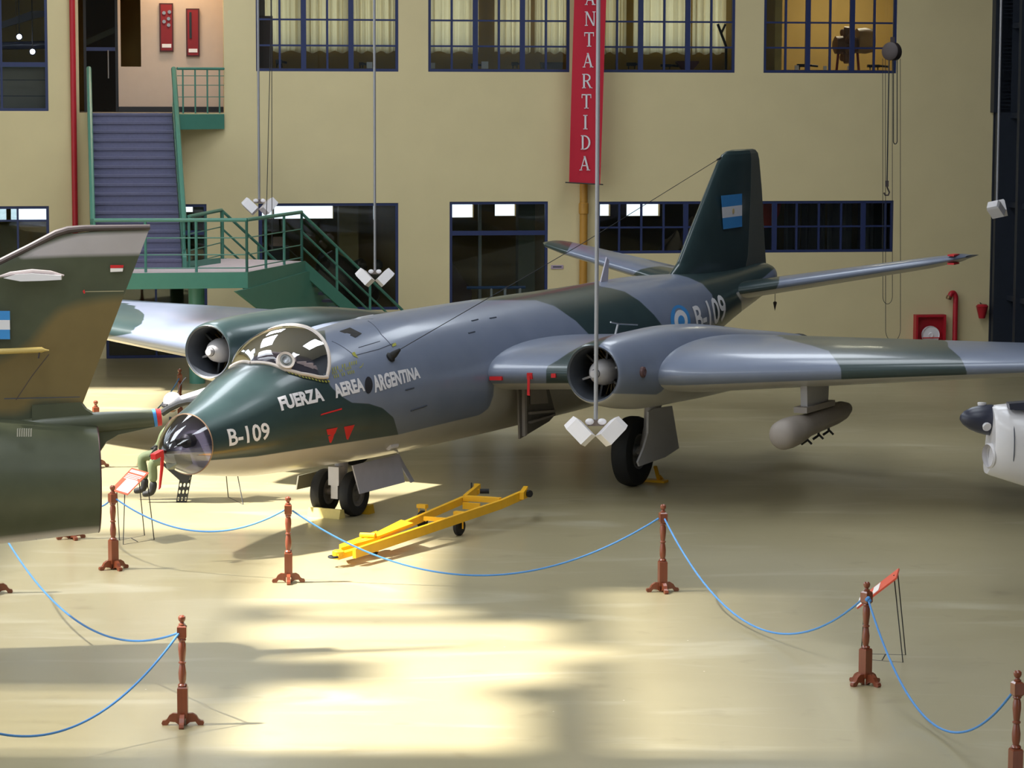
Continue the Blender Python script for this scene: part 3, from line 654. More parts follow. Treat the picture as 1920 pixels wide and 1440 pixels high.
# ---- engine nacelles
NL = 3.185
na_a = [5.79, 5.80, 5.84, 5.95, 6.2, 6.6, 7.2, 8.0, 9.0, 10.0, 11.2, 12.4, 13.3]
na_r = [.395, .408, .425, .448, .483, .525, .562, .578, .565, .52, .45, .39, .34]
na_z = [2.0, 2.0, 2.0, 1.995, 1.98, 1.955, 1.93, 1.92, 1.885, 1.83, 1.75, 1.68, 1.62]
M_duct = mat('intake_duct', srgb(66, 70, 78), 0.45); M_bullet = mat('starter_bullet_paint', srgb(176, 172, 174), 0.4); M_vane = mat('engine_vane', srgb(150, 128, 84), 0.4, metal=.3)
FWD = A(-1, 0, 0)-A(0, 0, 0)
for s in (1, -1):
    st_a = np.unique(np.concatenate([na_a[:5], np.linspace(6.2, 13.3, 60)])); R_ = pchip(st_a, na_a, na_r); Z_ = pchip(st_a, na_a, na_z); K = 72
    pp = np.linspace(0, 2*np.pi, K, endpoint=False)
    P = np.stack([np.repeat(st_a, K), (s*NL + R_[:, None]*np.cos(pp)).ravel(), (Z_[:, None]+R_[:, None]*np.sin(pp)).ravel()], -1)
    nac = amesh(P.tolist(), [(i*K+k, (i+1)*K+k, (i+1)*K+(k+1) % K, i*K+(k+1) % K) for i in range(len(st_a)-1) for k in range(K)], 'nacelle', M_camo, bomber)
    if s > 0: paint(nac, P, [[(1020, 590), (1300, 590), (1240, 607), (1200, 611), (1160, 622), (1135, 636), (1122, 650), (1112, 700), (1108, 760), (1020, 760)]], [[(1000, 738), (1080, 736), (1150, 738), (1235, 740), (1246, 728), (1250, 700), (1500, 700), (1700, 900), (1000, 900)]])
    else: paint(nac, P, [], [[(300, 678), (362, 684), (385, 702), (410, 712), (470, 700), (1200, 650), (1200, 900), (300, 900)]], np.full(len(P), 60.0))
    MB().lathe([(.395, 0), (.372, -.02), (.355, -.12), (.36, -.45), (.40, -.9)], A(5.79, s*NL, 2.0), FWD, 48, caps=False).build('intake_duct', M_duct, nac)
    MB().lathe([(.41, 0), (.41, -.05)], A(6.66, s*NL, 2.0), FWD, 40).build('engine_face', M_dark, nac)
    bu = MB().lathe([(.0, .0), (.05, -.005), (.055, -.07), (.062, -.075), (.11, -.11), (.16, -.20), (.185, -.32), (.185, -.5), (.15, -.75)], A(5.80, s*NL, 1.995), FWD, 28).build('starter_bullet', M_bullet, nac)
    MB().lathe([(.068, -.072), (.068, -.085)], A(5.80, s*NL, 1.995), FWD, 20).build('bullet_ring', M_dark, bu)
    for an in (20, 140, 200, 260, 320, 80):
        c_, s_ = math.cos(math.radians(an)), math.sin(math.radians(an))
        MB().bar(A(6.2, s*NL+.14*c_, 1.995+.14*s_), A(6.2, s*NL+.37*c_, 1.995+.37*s_), .03, .10, up=FWD).build('strut', M_bullet if an in (20, 200) else M_dark, nac, smooth=False)
    for k in range(36):
        an = 2*math.pi*k/36; c_, s_ = math.cos(an), math.sin(an)
        MB().bar(A(6.5, s*NL+.15*c_, 1.995+.15*s_), A(6.53, s*NL+.39*c_, 1.995+.39*s_), .012, .06, up=FWD).build('guide_vane', M_vane, nac, smooth=False)
    MB().lathe([(.34, 0), (.33, -.2), (.30, .5)], A(13.3, s*NL, 1.62), FWD, 32, caps=False).build('jet_pipe', M_dark, nac)
    # small round access port on the outer cheek
    q = A(6.35, s*(NL+.505 if s > 0 else NL-.495), 2.0); out = A(0, 1, 0)-A(0, 0, 0)
    MB().lathe([(.035, .03), (.045, .035), (.075, .02), (.08, -.03)], q, out, 20).build('access_port', mat('port_ring', srgb(92, 66, 66), 0.5), nac)
# ---- tail
fsec = [(2.35, 15.0, 4.85, 0, .05), (2.62, 15.35, 4.48, 0, .07), (2.85, 15.78, 4.0, 0, .085), (3.3, 16.22, 3.48, 0, .09), (4.0, 16.92, 2.66, 0, .095), (4.58, 17.5, 1.93, 0, .10), (4.70, 17.68, 1.68, 0, .09), (4.76, 17.88, 1.36, 0, .07), (4.78, 18.1, 1.0, 0, .03)]
def rud(z): return 18.95 - .06*(z-2.5)
fin_secs = [(z, le, rud(z)-le if False else ch, 0, tc) for z, le, ch, _, tc in fsec]
M_fin = mat('fin_green_paint', srgb(40, 60, 58), 0.34, var=0.15, scale=3, coat=.3); M_rud = mat('rudder_grey_green', srgb(92, 94, 88), 0.45, var=0.08, scale=4)
surf_loft(fsec, 1, 'fin', bomber, [], vert=True, x0=0, x1=.735, base_green=True)
surf_loft([s_ for s_ in fsec[1:]], 1, 'rudder', bomber, [], vert=True, x0=.74, x1=1.0, material=M_rud)
finp = bomber.children[-2]
def fin_decal(name, quad, m, off):
    V_ = [Vector(onL(x, y, off)) for x, y in quad]; return MB().prism([A(*v) for v in V_], A(0, .004, 0)-A(0, 0, 0)).build(name, m, finp, smooth=False)
fl = lambda x, t: (x[0]*(1-t)+x[1]*t)
tl, tr, br, bl_ = (1352, 367), (1391, 363), (1391, 425), (1356, 430)
def lerp2(p, q, t): return (p[0]*(1-t)+q[0]*t, p[1]*(1-t)+q[1]*t)
OFF = .168
for nm, t0, t1, m in (('flag_band', 0, .345, M_sky), ('flag_band', .345, .665, M_letter), ('flag_band', .665, 1, M_sky)):
    fin_decal(nm, (lerp2(tl, bl_, t0), lerp2(tr, br, t0), lerp2(tr, br, t1), lerp2(tl, bl_, t1)), m, OFF)
sc = onL(1375, 396, OFF+.006); MB().lathe([(.05, 0), (.05, .003)], A(*sc), A(0, 1, 0)-A(0, 0, 0), 12).build('flag_sun', mat('flag_sun_paint', srgb(205, 180, 130), 0.5), finp)
TZ = lambda l: 2.22 + .168*l
tsec = [(.2, 17.25, 2.5, TZ(.2)-.02, .13), (3.6, 18.42, 1.45, TZ(3.6)-.01, .14), (4.05, 18.62, 1.2, TZ(4.05), .12), (4.2, 18.85, .8, TZ(4.2), .06)]
surf_loft(tsec, 1, 'tailplane', bomber, [[(1300, 500), (1462, 505), (1462, 522), (1455, 560), (1300, 580)]])
surf_loft(tsec, -1, 'tailplane', bomber, [[(1000, 430), (1078, 448), (1068, 462), (1060, 480), (1000, 480)], [(1180, 540), (1188, 510), (1210, 502), (1270, 495), (1270, 540)]])
# gust-lock clamp on the port tail tip and plumb bob under the tail
gl = A(18.75, 4.02, TZ(4.02))
MB().box(gl + Vector((0, 0, .07)), (.12, .3, .03), Matrix.Rotation(TH-1.57, 3, 'Z')).box(gl - Vector((0, 0, .08)), (.12, .3, .03), Matrix.Rotation(TH-1.57, 3, 'Z')).build('control_lock', M_redm, bomber)
# blade aerials
MB().prism([A(*onL(x, y, 0)) for x, y in ((1124, 531), (1138, 528), (1140, 488), (1136, 482))], A(0, .02, 0)-A(0, 0, 0)).build('blade_aerial', mat('aerial_lilac', srgb(178, 172, 184), .5), bomber, smooth=False)
q0 = A(*onL(1152, 622, 2.9)); q1 = A(*onL(1159, 607, 2.9)); MB().tube([q0-Vector((0, 0, .1)), q1], .018, 8).tube([A(*onL(1145, 604, 2.9)), q1, A(*onL(1195, 609, 2.9))], .012, 6).build('tee_aerial', M_metal, bomber)
# ---- underwing pod on its pylon
PL = 5.55
pyl = MB(); pyl.hexa([A(7.75, PL-.05, 1.42), A(7.75, PL+.05, 1.42), A(8.55, PL+.05, 1.42), A(8.55, PL-.05, 1.42), A(7.7, PL-.05, 1.95), A(7.7, PL+.05, 1.95), A(8.6, PL+.05, 1.95), A(8.6, PL-.05, 1.95)])
M_pod = mat('pod_grey', srgb(150, 140, 132), 0.55, var=.1); pyl.build('pylon', mat('pylon_grey', srgb(170, 166, 166), 0.5), bomber)
pod = MB(); ax = (A(9.5, PL, 1.30)-A(6.82, PL, 1.17)); ax_n = ax.normalized()
pod.lathe([(0.0, 0), (.10, .012), (.17, .06), (.205, .14), (.215, .3), (.21, .55), (.185, .8), (.165, 1.0), (.16, 2.1), (.14, 2.4), (.09, 2.62), (0, 2.66)], A(6.82, PL, 1.15), ax_n, 28); po = pod.build('underwing_pod', M_pod, bomber)
MB().box(A(8.15, PL, 1.44), (.2, 1.1, .08), Matrix.Rotation(TH-1.5708, 3, 'Z')).build('pod_saddle', M_pod, po)
for d in (1.05, 1.5, 1.9):
    c_ = A(6.82, PL, 1.15)+ax_n*d; MB().tube([c_-Vector((0, 0, .15)), c_-Vector((.0, .0, .22)), c_-Vector((.08, .03, .27))], .02, 6).tube([c_-Vector((0, 0, .2)), c_-Vector((-.07, .0, .27))], .018, 6).build('pod_clip', M_black, po)
# ---- undercarriage
def wheel(c, r, w_, parent, name='main_wheel', hub=.5):
    axl = (A(0, 1, 0)-A(0, 0, 0)); t = MB()
    t.lathe([(r*hub, -w_*.36), (r*.62, -w_*.5), (r*.86, -w_*.5), (r*.96, -w_*.40), (r, -w_*.18), (r, w_*.18), (r*.96, w_*.40), (r*.86, w_*.5), (r*.62, w_*.5), (r*hub, w_*.36)], c, axl, 40, caps=False)
    o = t.build(name, M_black, parent)
    for sg in (1, -1):
        MB().lathe([(0, sg*w_*.22), (r*.16, sg*w_*.30), (r*.2, sg*w_*.16), (r*.38, sg*w_*.16), (r*.44, sg*w_*.34), (r*hub+.005, sg*w_*.37)], c, axl, 28, caps=False).build('hub', mat('wheel_hub_grey', srgb(120, 118, 118), .45, metal=.4), o)
    return o
wheel(A(8.77, 2.42, .525), .525, .30, bomber); wheel(A(8.77, -2.42, .525), .525, .30, bomber)
for s in (1, -1):
    MB().tube([A(8.8, s*2.72, 1.75), A(8.78, s*2.68, .9), A(8.77, s*2.6, .55)], [.10, .085, .075], 14).tube([A(8.77, s*2.66, .55), A(8.77, s*2.38, .525)], .06, 10).build('main_gear_leg', M_bullet, bomber)
    MB().bar(A(9.6, s*2.7, 1.7), A(8.85, s*2.68, .95), .07, .07).build('drag_brace', M_bullet, bomber)
M_door = mat('gear_door_grey', srgb(178, 176, 180), 0.5, var=.06)
dpoly = ((1213, 772), (1222, 766), (1257, 761), (1270, 840), (1244, 857), (1196, 874), (1193, 866), (1204, 840), (1212, 812))
MB().prism([A(*onL(x, y, 2.84)) for x, y in dpoly], A(0, .03, 0)-A(0, 0, 0)).build('main_gear_door', M_door, bomber, smooth=False)
MB().prism([A(a, -2.84, z) for (a, _, z) in [onL(x, y, 2.84) for x, y in dpoly]], A(0, .03, 0)-A(0, 0, 0)).build('main_gear_door', M_door, bomber, smooth=False)
ip = ((972, 721), (1029, 726), (1042, 777), (1030, 790), (975, 823))
idr = MB().prism([A(*onL(x, y, 1.12)) for x, y in ip], A(0, -.03, 0)-A(0, 0, 0)).build('inner_gear_door', mat('door_inside_grey', srgb(104, 98, 92), .55, var=.2, scale=12), bomber, smooth=False)
for q in (((978, 724), (982, 724), (983, 815), (979, 818)), ((990, 772), (1036, 768), (1037, 772), (990, 777)), ((990, 790), (1034, 776), (1036, 779), (990, 794))):
    MB().prism([A(*onL(x, y, 1.125)) for x, y in q], A(0, .05, 0)-A(0, 0, 0)).build('door_rib', mat('door_rib_pale', srgb(150, 142, 136), .5), idr, smooth=False)
MB().prism([A(*onL(x, y, 1.13)) for x, y in ((994, 728), (1022, 730), (1026, 756), (994, 758))], A(0, .02, 0)-A(0, 0, 0)).build('door_panel', mat('door_rib_pale', srgb(150, 142, 136)), idr, smooth=False)
for l in (.235, -.235): wheel(A(4.29, l, .315), .315, .17, bomber, 'nose_wheel', .56)
ng_ = MB(); ng_.tube([A(4.4, 0, 1.1), A(4.32, 0, .62), A(4.29, 0, .42)], [.10, .095, .08], 14).tube([A(4.29, -.2, .315), A(4.29, .2, .315)], .045, 10); ngl = ng_.build('nose_gear_leg', M_bullet, bomber)
MB().box(A(4.2, 0, .56), (.17, .16, .26), Matrix.Rotation(TH-1.5708, 3, 'Z')).box(A(4.2, 0, .34), (.11, .12, .2), Matrix.Rotation(TH-1.5708, 3, 'Z')).build('shock_strut_block', mat('strut_silver', srgb(190, 186, 186), .4, metal=.3), ngl)
MB().prism([A(*onL(x, y, .42)) for x, y in ((659, 873), (747, 851), (757, 904), (673, 926))], A(0, .02, 0)-A(0, 0, 0)).build('nose_gear_door', mat('nose_door_lilac', srgb(176, 174, 186), .45), bomber, smooth=False)
MB().prism([A(*onL(x, y, .30)) for x, y in ((745, 849), (753, 864), (775, 902), (769, 905), (748, 870))], A(0, .02, 0)-A(0, 0, 0)).build('nose_gear_door', mat('nose_door_lilac', srgb(170, 168, 180), .45), bomber, smooth=False)
MB().prism([A(*onL(x, y, -.42)) for x, y in ((558, 892), (640, 872), (636, 900), (554, 918))], A(0, .02, 0)-A(0, 0, 0)).build('nose_gear_door', mat('door_inside_khaki', srgb(122, 118, 100), .5), bomber, smooth=False)
# ================================================================== BARRIER POSTS, ROPES, SIGNS
def make_post():
    r = thing('barrier_post', 'x', 'post'); b = MB()
    b.sqlathe([(.046, .07), (.048, .08), (.048, .355), (.04, .37)], (0, 0, 0)); b.build('lower_block', M_wood, r, smooth=False)
    MB().lathe([(.034, .365), (.046, .38), (.036, .395), (.027, .40), (.036, .44), (.038, .50), (.03, .56), (.026, .585), (.036, .592), (.036, .605), (.026, .612), (.03, .64), (.038, .72), (.036, .77), (.028, .80), (.04, .815), (.03, .83)], (0, 0, 0), n=16).build('turned_shaft', M_wood, r)
    MB().sqlathe([(.03, .825), (.044, .845), (.044, .94), (.028, .955)], (0, 0, 0)).build('upper_block', M_wood, r, smooth=False)
    MB().lathe([(.028, .95), (.034, .965), (.02, .975), (.018, .985), (.028, .995), (.036, 1.015), (.034, 1.035), (.02, 1.048), (.0, 1.052)], (0, 0, 0), n=16).build('finial', M_wood, r)
    prof = [(.03, .11), (.03, .0), (.07, .03), (.12, .035), (.145, .0), (.19, .0), (.2, .02), (.19, .042), (.165, .045), (.15, .055), (.13, .09), (.09, .115)]
    for k in range(4):
        R_ = Matrix.Rotation(k*math.pi/2, 3, 'Z'); m = MB(); m.prism([R_ @ Vector((x, -.022, z)) for x, z in prof], R_ @ Vector((0, .044, 0))); m.build('foot', M_wood, r, smooth=False)
    return r
post0 = make_post(); used = [False]
def post(P, rz, label, group=None):
    o = post0 if not used[0] else copy_tree(post0); used[0] = True
    o.location = (P.x, P.y, 0); o.rotation_euler = (0, 0, math.radians(rz)); o['label'] = label
    if group: o['group'] = group
    return Vector((P.x, P.y, 0))
GP = 'turned wooden barrier posts'
S1 = post(gnd(213, 1067), 35, 'turned wooden barrier post beside the red sign stand near the bomber nose', GP)
S2 = post(gnd(541, 1092), 5, 'turned wooden barrier post standing in front of the bomber nose wheels', GP)
S3 = post(gnd(1242, 1109), 12, 'turned wooden barrier post in front of the bomber main wheel', GP)
S4 = post(gnd(343, 1359), 2, 'turned wooden barrier post with a rope knot, nearest the striped sunlight', GP)
S5 = post(gnd(1622, 1283), 40, 'turned wooden barrier post right in front of the red tilted sign edge', GP)
S6 = post(gnd(1903, 1482), 15, 'turned wooden barrier post beyond the tilted sign, nearest the propeller engine', GP)
SL = post(gnd(-8, 1112), 10, 'turned wooden barrier post hidden by the brown-green jet body, its foot showing', GP)
S8 = post(gnd(133, 1010), 30, 'turned wooden barrier post behind the jet pipe of the brown-green fighter', GP)
S9 = post(gnd(181, 876), 25, 'turned wooden barrier post peeking above the brake parachute tube', GP)
S10 = post(gnd(338, 804), 10, 'turned wooden barrier post behind the seated mannequin helmet', GP)
S7 = post(gnd(-150, 1500), 10, 'turned wooden barrier post at the end of the lowest blue rope', GP)
AT = Vector((0, 0, .88))
def rope(p, q, sag, label, knot=None, off=.05):
    d = (q-p); d.z = 0; d.normalize(); a, b = p+AT+d*off, q+AT-d*off
    r = MB().tube(catenary(a, b, sag, 36), .011, 8).build('barrier_rope', M_rope); tag(r, label, 'rope', 'blue barrier ropes')
    for k in (knot or []):
        c = a if k == 0 else b
        for dx in range(3): MB().sphere(c + Vector((.012*(dx-1), -.02, .015*math.sin(dx*2))), .022, 8, 6).build('knot', M_rope, r)
    return r
rope(S1, S2, .33, 'blue rope slung from the sign stand post to the nose wheel post')
rope(S2, S3, .74, 'long blue rope sagging across below the yellow tow bar')
rope(S3, S5, .80, 'blue rope sagging from the main wheel post to the tilted sign post', knot=(1,))
rope(S5, S6, .80, 'blue rope dropping from the tilted sign post to the last post', knot=(0,))
rope(S4, SL, .56, 'blue rope running from the knotted post back under the fighter', knot=(0,))
rope(S7, S4, .62, 'blue rope hanging lowest, slung left from the knotted post')
rope(S8, S1, .25, 'short blue rope going behind the fighter jet pipe')
rope(S9, S10, .45, 'blue rope between the posts behind the seated mannequin')
M_sign = mat('sign_orange_red', srgb(226, 92, 66), 0.4, var=.05); M_print = mat('sign_white_print', srgb(240, 232, 228), 0.5)
def P3(x, y, D): return atD(x, y, D)
def sign(name, label, corners, legs, prints, thick=Vector((0, .012, -.012))):
    corners = [corners[0], corners[1], corners[1]+corners[3]-corners[0], corners[3]]; c = sum(corners, Vector())/4
    r = thing('sign_stand', label, 'sign', (c.x, c.y, 0), 'tilted information sign stands')
    bd = MB().prism(corners, thick).build('sign_board', M_sign, r, smooth=False)
    tl_, tr_, br_, bl2 = corners; n = (tr_-tl_).cross(bl2-tl_).normalized()
    if n.dot(thick) > 0: n = -n
    for (u0, u1, v0, v1) in prints:
        f = lambda u, v: (tl_.lerp(tr_, u)).lerp(bl2.lerp(br_, u), v) + n*.003
        MB().add([f(u0, v0), f(u1, v0), f(u1, v1), f(u0, v1)], [(0, 1, 2, 3)]).build('printed_text', M_print, bd, smooth=False)
    for L_ in legs: MB().tube(L_, .007, 6).build('wire_leg', M_dark, r)
    return r
pr = [(.08, .92, .06, .17), (.1, .9, .24, .27), (.1, .9, .30, .33), (.1, .8, .36, .39), (.1, .9, .42, .45), (.28, .97, .46, .95)]
g0, g1, g2, g3 = gnd(229, 1012), gnd(271, 1004), gnd(289, 1012), gnd(231, 1021)
sign('a', 'orange-red information sign on wire stand beside the bomber nose', [P3(247, 877, 36.9), P3(279, 886, 36.5), P3(240, 929, 36.2), P3(207, 918, 36.5)],
     [[P3(234, 922, 36.3), g3, g2, P3(276, 900, 36.45)], [P3(219, 920, 36.4), gnd(224, 1013), g1, P3(261, 905, 36.6)], [gnd(246, 1009), gnd(258, 1016)]], pr)
D5 = gnd(1655, 1238).y
sign('b', 'orange-red sign on wire stand seen edge-on behind a barrier post', [P3(1685, 1065, D5+.25), P3(1680, 1083, D5-.2), P3(1608, 1138, D5-.25), P3(1612, 1121, D5+.2)],
     [[P3(1622, 1120, D5-.1), gnd(1614, 1236), gnd(1693, 1242), P3(1676, 1078, D5)], [P3(1625, 1120, D5+.15), gnd(1620, 1226), gnd(1698, 1228), P3(1683, 1072, D5+.2)], [gnd(1654, 1238), gnd(1660, 1227)]], [(.1, .9, .45, .62), (0, 1, .78, 1)], thick=Vector((.012, -.0, -.014)))
q = gnd(450, 944)
sign('c', 'orange-red sign on wire stand hidden behind the bomber nose, legs showing', [P3(418, 842, 40.4), P3(462, 842, 40.2), P3(455, 875, 39.9), P3(412, 875, 40.1)], [[P3(422, 868, 40), gnd(428, 932), gnd(456, 946), P3(441, 868, 40)]], [(.1, .9, .1, .25)])
# ================================================================== TOW BAR, CHOCKS
tb = thing('tow_bar', 'yellow wheeled tow bar lying on the floor beside the nose wheels', 'tow bar', gnd(800, 990))
def tbar(p, q, w_, h_, nm='beam', m=None): return MB().bar(p, q, w_, h_).build(nm, m or M_yellow, tb, smooth=False)
g = gnd
N0, N1, N2, N3 = g(664, 1038, .16), g(866, 970, .27), g(938, 946, .31), g(986, 925, .36)
F0, F1, F2, F3 = g(668, 1024, .18), g(790, 972, .28), g(872, 936, .33), g(898, 915, .36)
tbar(N0, N2, .05, .12, 'near_beam'); tbar(N2, N3, .05, .12, 'near_arm'); tbar(F0, F2, .05, .10, 'far_beam'); tbar(F2, F3, .05, .12, 'far_arm')
tbar(g(870, 934, .36), g(938, 938, .36), .09, .07, 'cross_beam'); tbar(g(795, 972, .28), g(845, 975, .28), .04, .05, 'cross_beam'); tbar(g(868, 948, .28), g(900, 950, .28), .03, .09, 'cross_beam')
MB().prism([g(706, 1010, .24), g(775, 984, .31), g(752, 978, .31), g(700, 1004, .25)], Vector((0, 0, .025))).build('cover_plate', M_yellow, tb, smooth=False)
MB().prism([g(640, 1040, .12), g(712, 1020, .16), g(706, 1008, .16), g(636, 1034, .12)], Vector((0, 0, .09))).build('head_plate', M_yellow, tb, smooth=False)
tbar(g(630, 1044, .13), g(672, 1032, .15), .09, .07, 'head_bar'); MB().tube([g(676, 1003, .27), g(704, 1004, .28)], .032, 10).build('grip_tube', M_yellow, tb)
MB().tube([g(683, 1012, .18), g(684, 1004, .27)], .02, 8).build('grip_post', M_yellow, tb)
MB().lathe([(.05, -.035), (.075, -.02), (.075, .03), (.05, .045)], g(634, 1038, .16), (0, 0, 1), 18).build('eye_boss', M_yellow, tb)
e0 = g(625, 1044, .13); MB().tube([e0 + Vector((.055*math.cos(t), .055*math.sin(t), 0)) for t in np.linspace(0, 6.2832, 20)], .016, 8).build('towing_eye', M_dark, tb)
def castor(P, r, w_, top):
    d = (N1-N0); d.z = 0; d.normalize(); ax = Vector((-d.y, d.x, 0))
    wl = MB().lathe([(r*.3, -w_/2), (r*.8, -w_/2), (r, -w_*.25), (r, w_*.25), (r*.8, w_/2), (r*.3, w_/2)], P+Vector((0, 0, r)), ax, 20).build('castor_wheel', M_black, tb)
    for s in (1, -1): MB().bar(P + ax*s*(w_/2+.015) + Vector((0, 0, r*.8)), P + ax*s*(w_/2+.015) + Vector((0, 0, top)), .04, .02).build('castor_fork', M_yellow, tb, smooth=False)
    MB().box(P+Vector((0, 0, top)), (w_+.06, .08, .05), Matrix.Rotation(math.atan2(ax.y, ax.x), 3, 'Z')).build('castor_head', M_yellow, tb, smooth=False)
castor(g(861, 1004), .12, .08, .3); castor(g(792, 990), .12, .08, .3); castor(g(703, 1041), .06, .05, .13)
tbar(g(893, 923, .33), g(893, 911, .36), .07, .07, 'hook_bracket'); tbar(g(978, 930, .36), g(986, 918, .38), .06, .1, 'hook_bracket')
MB().tube([g(900, 921, .36), g(917, 921, .36)], .035, 10).build('rubber_roller', M_black, tb); MB().tube([g(984, 924, .36), g(994, 926, .36)], .05, 10).build('rubber_roller', M_black, tb)
MB().tube([g(884, 916, .36), g(884, 906, .40)], .012, 6).build('lock_pin', M_dark, tb)
M_chock = mat('worn_yellow_wood', srgb(214, 196, 120), .6, var=.2, scale=9); M_chock2 = mat('olive_yellow_chock', srgb(176, 138, 20), .5, var=.2)
def chock(a0, l0, l1, m, label, sgn=1):
    c = MB(); c.prism([A(a0, l0, 0), A(a0+.17*sgn, l0, 0), A(a0+.13*sgn, l0, .12), A(a0+.04*sgn, l0, .13)], A(0, l1, 0)-A(0, l0, 0)); r = c.build('wheel_chock', m, smooth=False); return tag(r, label, 'chock')
chock(3.90, -.30, .22, M_chock, 'pale yellow wooden chock in front of the bomber nose wheels')
chock(4.64, .12, .36, M_chock2, 'olive yellow chock behind the bomber nose wheel', -1)
mc = thing('wheel_chock', 'bright yellow metal chock behind the bomber main wheel', 'chock', A(9.3, 2.4, 0))
MB().bar(A(9.28, 2.22, .02), A(9.28, 2.74, .02), .16, .035).build('chock_base', M_yellow, mc, smooth=False); MB().bar(A(9.28, 2.62, .03), A(9.14, 2.62, .26), .05, .03).build('chock_arm', M_yellow, mc, smooth=False); MB().bar(A(9.40, 2.62, .02), A(9.28, 2.62, .1), .05, .03).build('chock_arm', M_yellow, mc, smooth=False)

# ================================================================== FIGHTER TAIL ON THE LEFT
def fighter_mat():
    m = bpy.data.materials.new('fighter_camouflage'); m.use_nodes = True; nt = m.node_tree; N = nt.nodes; L = nt.links; b = N['Principled BSDF']
    tc = N.new('ShaderNodeTexCoord'); nz = N.new('ShaderNodeTexNoise'); nz.inputs['Scale'].default_value = 3.5; nz.inputs['Detail'].default_value = 9; L.new(tc.outputs['Object'], nz.inputs[0])
    def step(at, k):
        n = N.new('ShaderNodeAttribute'); n.attribute_name = at; q = N.new('ShaderNodeMath'); q.operation = 'MULTIPLY_ADD'; q.use_clamp = True; q.inputs[1].default_value = k; q.inputs[2].default_value = .5; L.new(n.outputs['Fac'], q.inputs[0]); return q.outputs[0]
    def mix(a, c, f):
        x = N.new('ShaderNodeMix'); x.data_type = 'RGBA'
        for s, k in (('A', a), ('B', c)):
            if isinstance(k, tuple): x.inputs[s].default_value = (*k, 1)
            else: L.new(k, x.inputs[s])
        L.new(f, x.inputs['Factor']); return x.outputs['Result']
    ol = mix(srgb(66, 70, 52), srgb(86, 90, 70), nz.outputs['Fac']); br = mix(srgb(108, 92, 56), srgb(124, 106, 66), nz.outputs['Fac']); gy = mix(srgb(168, 160, 160), srgb(184, 176, 176), nz.outputs['Fac'])
    L.new(mix(mix(ol, br, step('cg', .05)), gy, step('cu', .12)), b.inputs['Base Color']); b.inputs['Roughness'].default_value = .38; return m
M_ftr = fighter_mat(); M_fdk = mat('fin_edge_dark', srgb(66, 56, 56), .5)
FD = 29.0
def fD(x, y, D): return atD(x, y, D + (x-100)/181.0*.22)      # the fighter is turned a little away
ftr = thing('fighter_aircraft', 'tail of a brown and olive camouflaged jet fighter with a drag parachute tube', 'aircraft', Vector((atD(-420, 900, FD).x, FD, 0)))
def fpaint(o, green, under):
    P = np.array([(o.matrix_world if False else WM[o]) @ v.co for v in o.data.vertices]); px = to_px(P)
    for nm, L_ in (('cg', green), ('cu', under)):
        u = np.full(len(P), -90.0)
        for q in L_: u = np.maximum(u, sdf_poly(px, q))
        at = o.data.attributes.new(nm, 'FLOAT', 'POINT'); at.data.foreach_set('value', np.ascontiguousarray(u, dtype=np.float32))
BROWN = [(-700, 720), (-40, 690), (20, 668), (60, 640), (85, 608), (110, 582), (150, 568), (200, 560), (330, 552), (330, 765), (160, 768), (120, 752), (70, 748), (40, 775), (-700, 782)]
GREYP = [(36, 484), (70, 465), (120, 447), (150, 440), (290, 434), (290, 476), (200, 478), (120, 480)]
lev = []
for y in np.concatenate([np.linspace(800, 445, 40), np.linspace(443, 427, 12)]):
    tex = 150 + (770-y)*(131/343.0); lex = 120 - (y-432)*(120/58.0)
    if y < 446: lex = max(lex, 120 + (446-y)**2*.0 + (440-y)*8 if y < 438 else lex)
    lev.append((y, lex, min(tex, 282)))
fm = MB(); NXF = 30; loopx = [(1-math.cos(math.pi*i/NXF))/2 for i in range(NXF+1)]
rowsf = []
for y, lx, tx in lev:
    pts = []
    for x, sg in [(x, -1) for x in loopx[::-1]] + [(x, 1) for x in loopx[1:]]:
        p = fD(lx + (tx-lx)*x, y + (-6*x if y < 470 else 0)*0, FD); ch = (tx-lx)/181.0
        pts.append(p + Vector((0, sg*naca(x, .045)*ch, 0)))
    rowsf.append(pts)
n_ = len(rowsf[0]); fm.v = [p for r_ in rowsf for p in r_]; fm.f = [(i*n_+k, i*n_+(k+1) % n_, (i+1)*n_+(k+1) % n_, (i+1)*n_+k) for i in range(len(rowsf)-1) for k in range(n_)] + [tuple(range(n_)), tuple(range((len(rowsf)-1)*n_, len(rowsf)*n_))]
ffin = fm.build('fin', M_ftr, ftr, angle=60); fpaint(ffin, [BROWN], [GREYP])
def fslab(poly, m, nm, d=.18, t=.012, parent=ffin): return MB().prism([fD(x, y, FD-d) for x, y in poly], Vector((0, -t, 0))).build(nm, m, parent, smooth=False)
MB().tube([fD(x, y, FD) for x, y in ((-60, 521), (0, 491), (60, 461), (105, 438), (128, 431), (160, 428), (281, 426))], [.035, .035, .035, .04, .04, .035, .03], 10).build('fin_cap', M_fdk, ffin)
fslab(((8, 521), (30, 514), (60, 512), (116, 516), (116, 524), (80, 526), (40, 527)), M_white, 'fin_light', .11, .05)
MB().tube([fD(x, y, FD-.12) for x, y in ((-4, 520), (20, 513), (60, 509), (95, 511), (120, 517))], [.012, .02, .025, .02, .01], 8).build('light_fairing', mat('fairing_grey', srgb(150, 140, 140), .4), ffin)
for poly, m in ((((207, 497), (232, 497), (231, 502), (207, 503)), M_redm), (((207, 503), (231, 503), (230, 509), (207, 510)), M_print)): fslab(poly, m, 'stencil_plate', .03, .006)
fslab(((155, 546), (158, 543), (160, 549), (158, 551)), M_redm, 'stencil_plate', .05, .006); fslab(((160, 546), (232, 545), (232, 546.5), (160, 547.5)), mat('stencil_buff', srgb(160, 150, 120), .5), 'stencil_line', .04, .004)
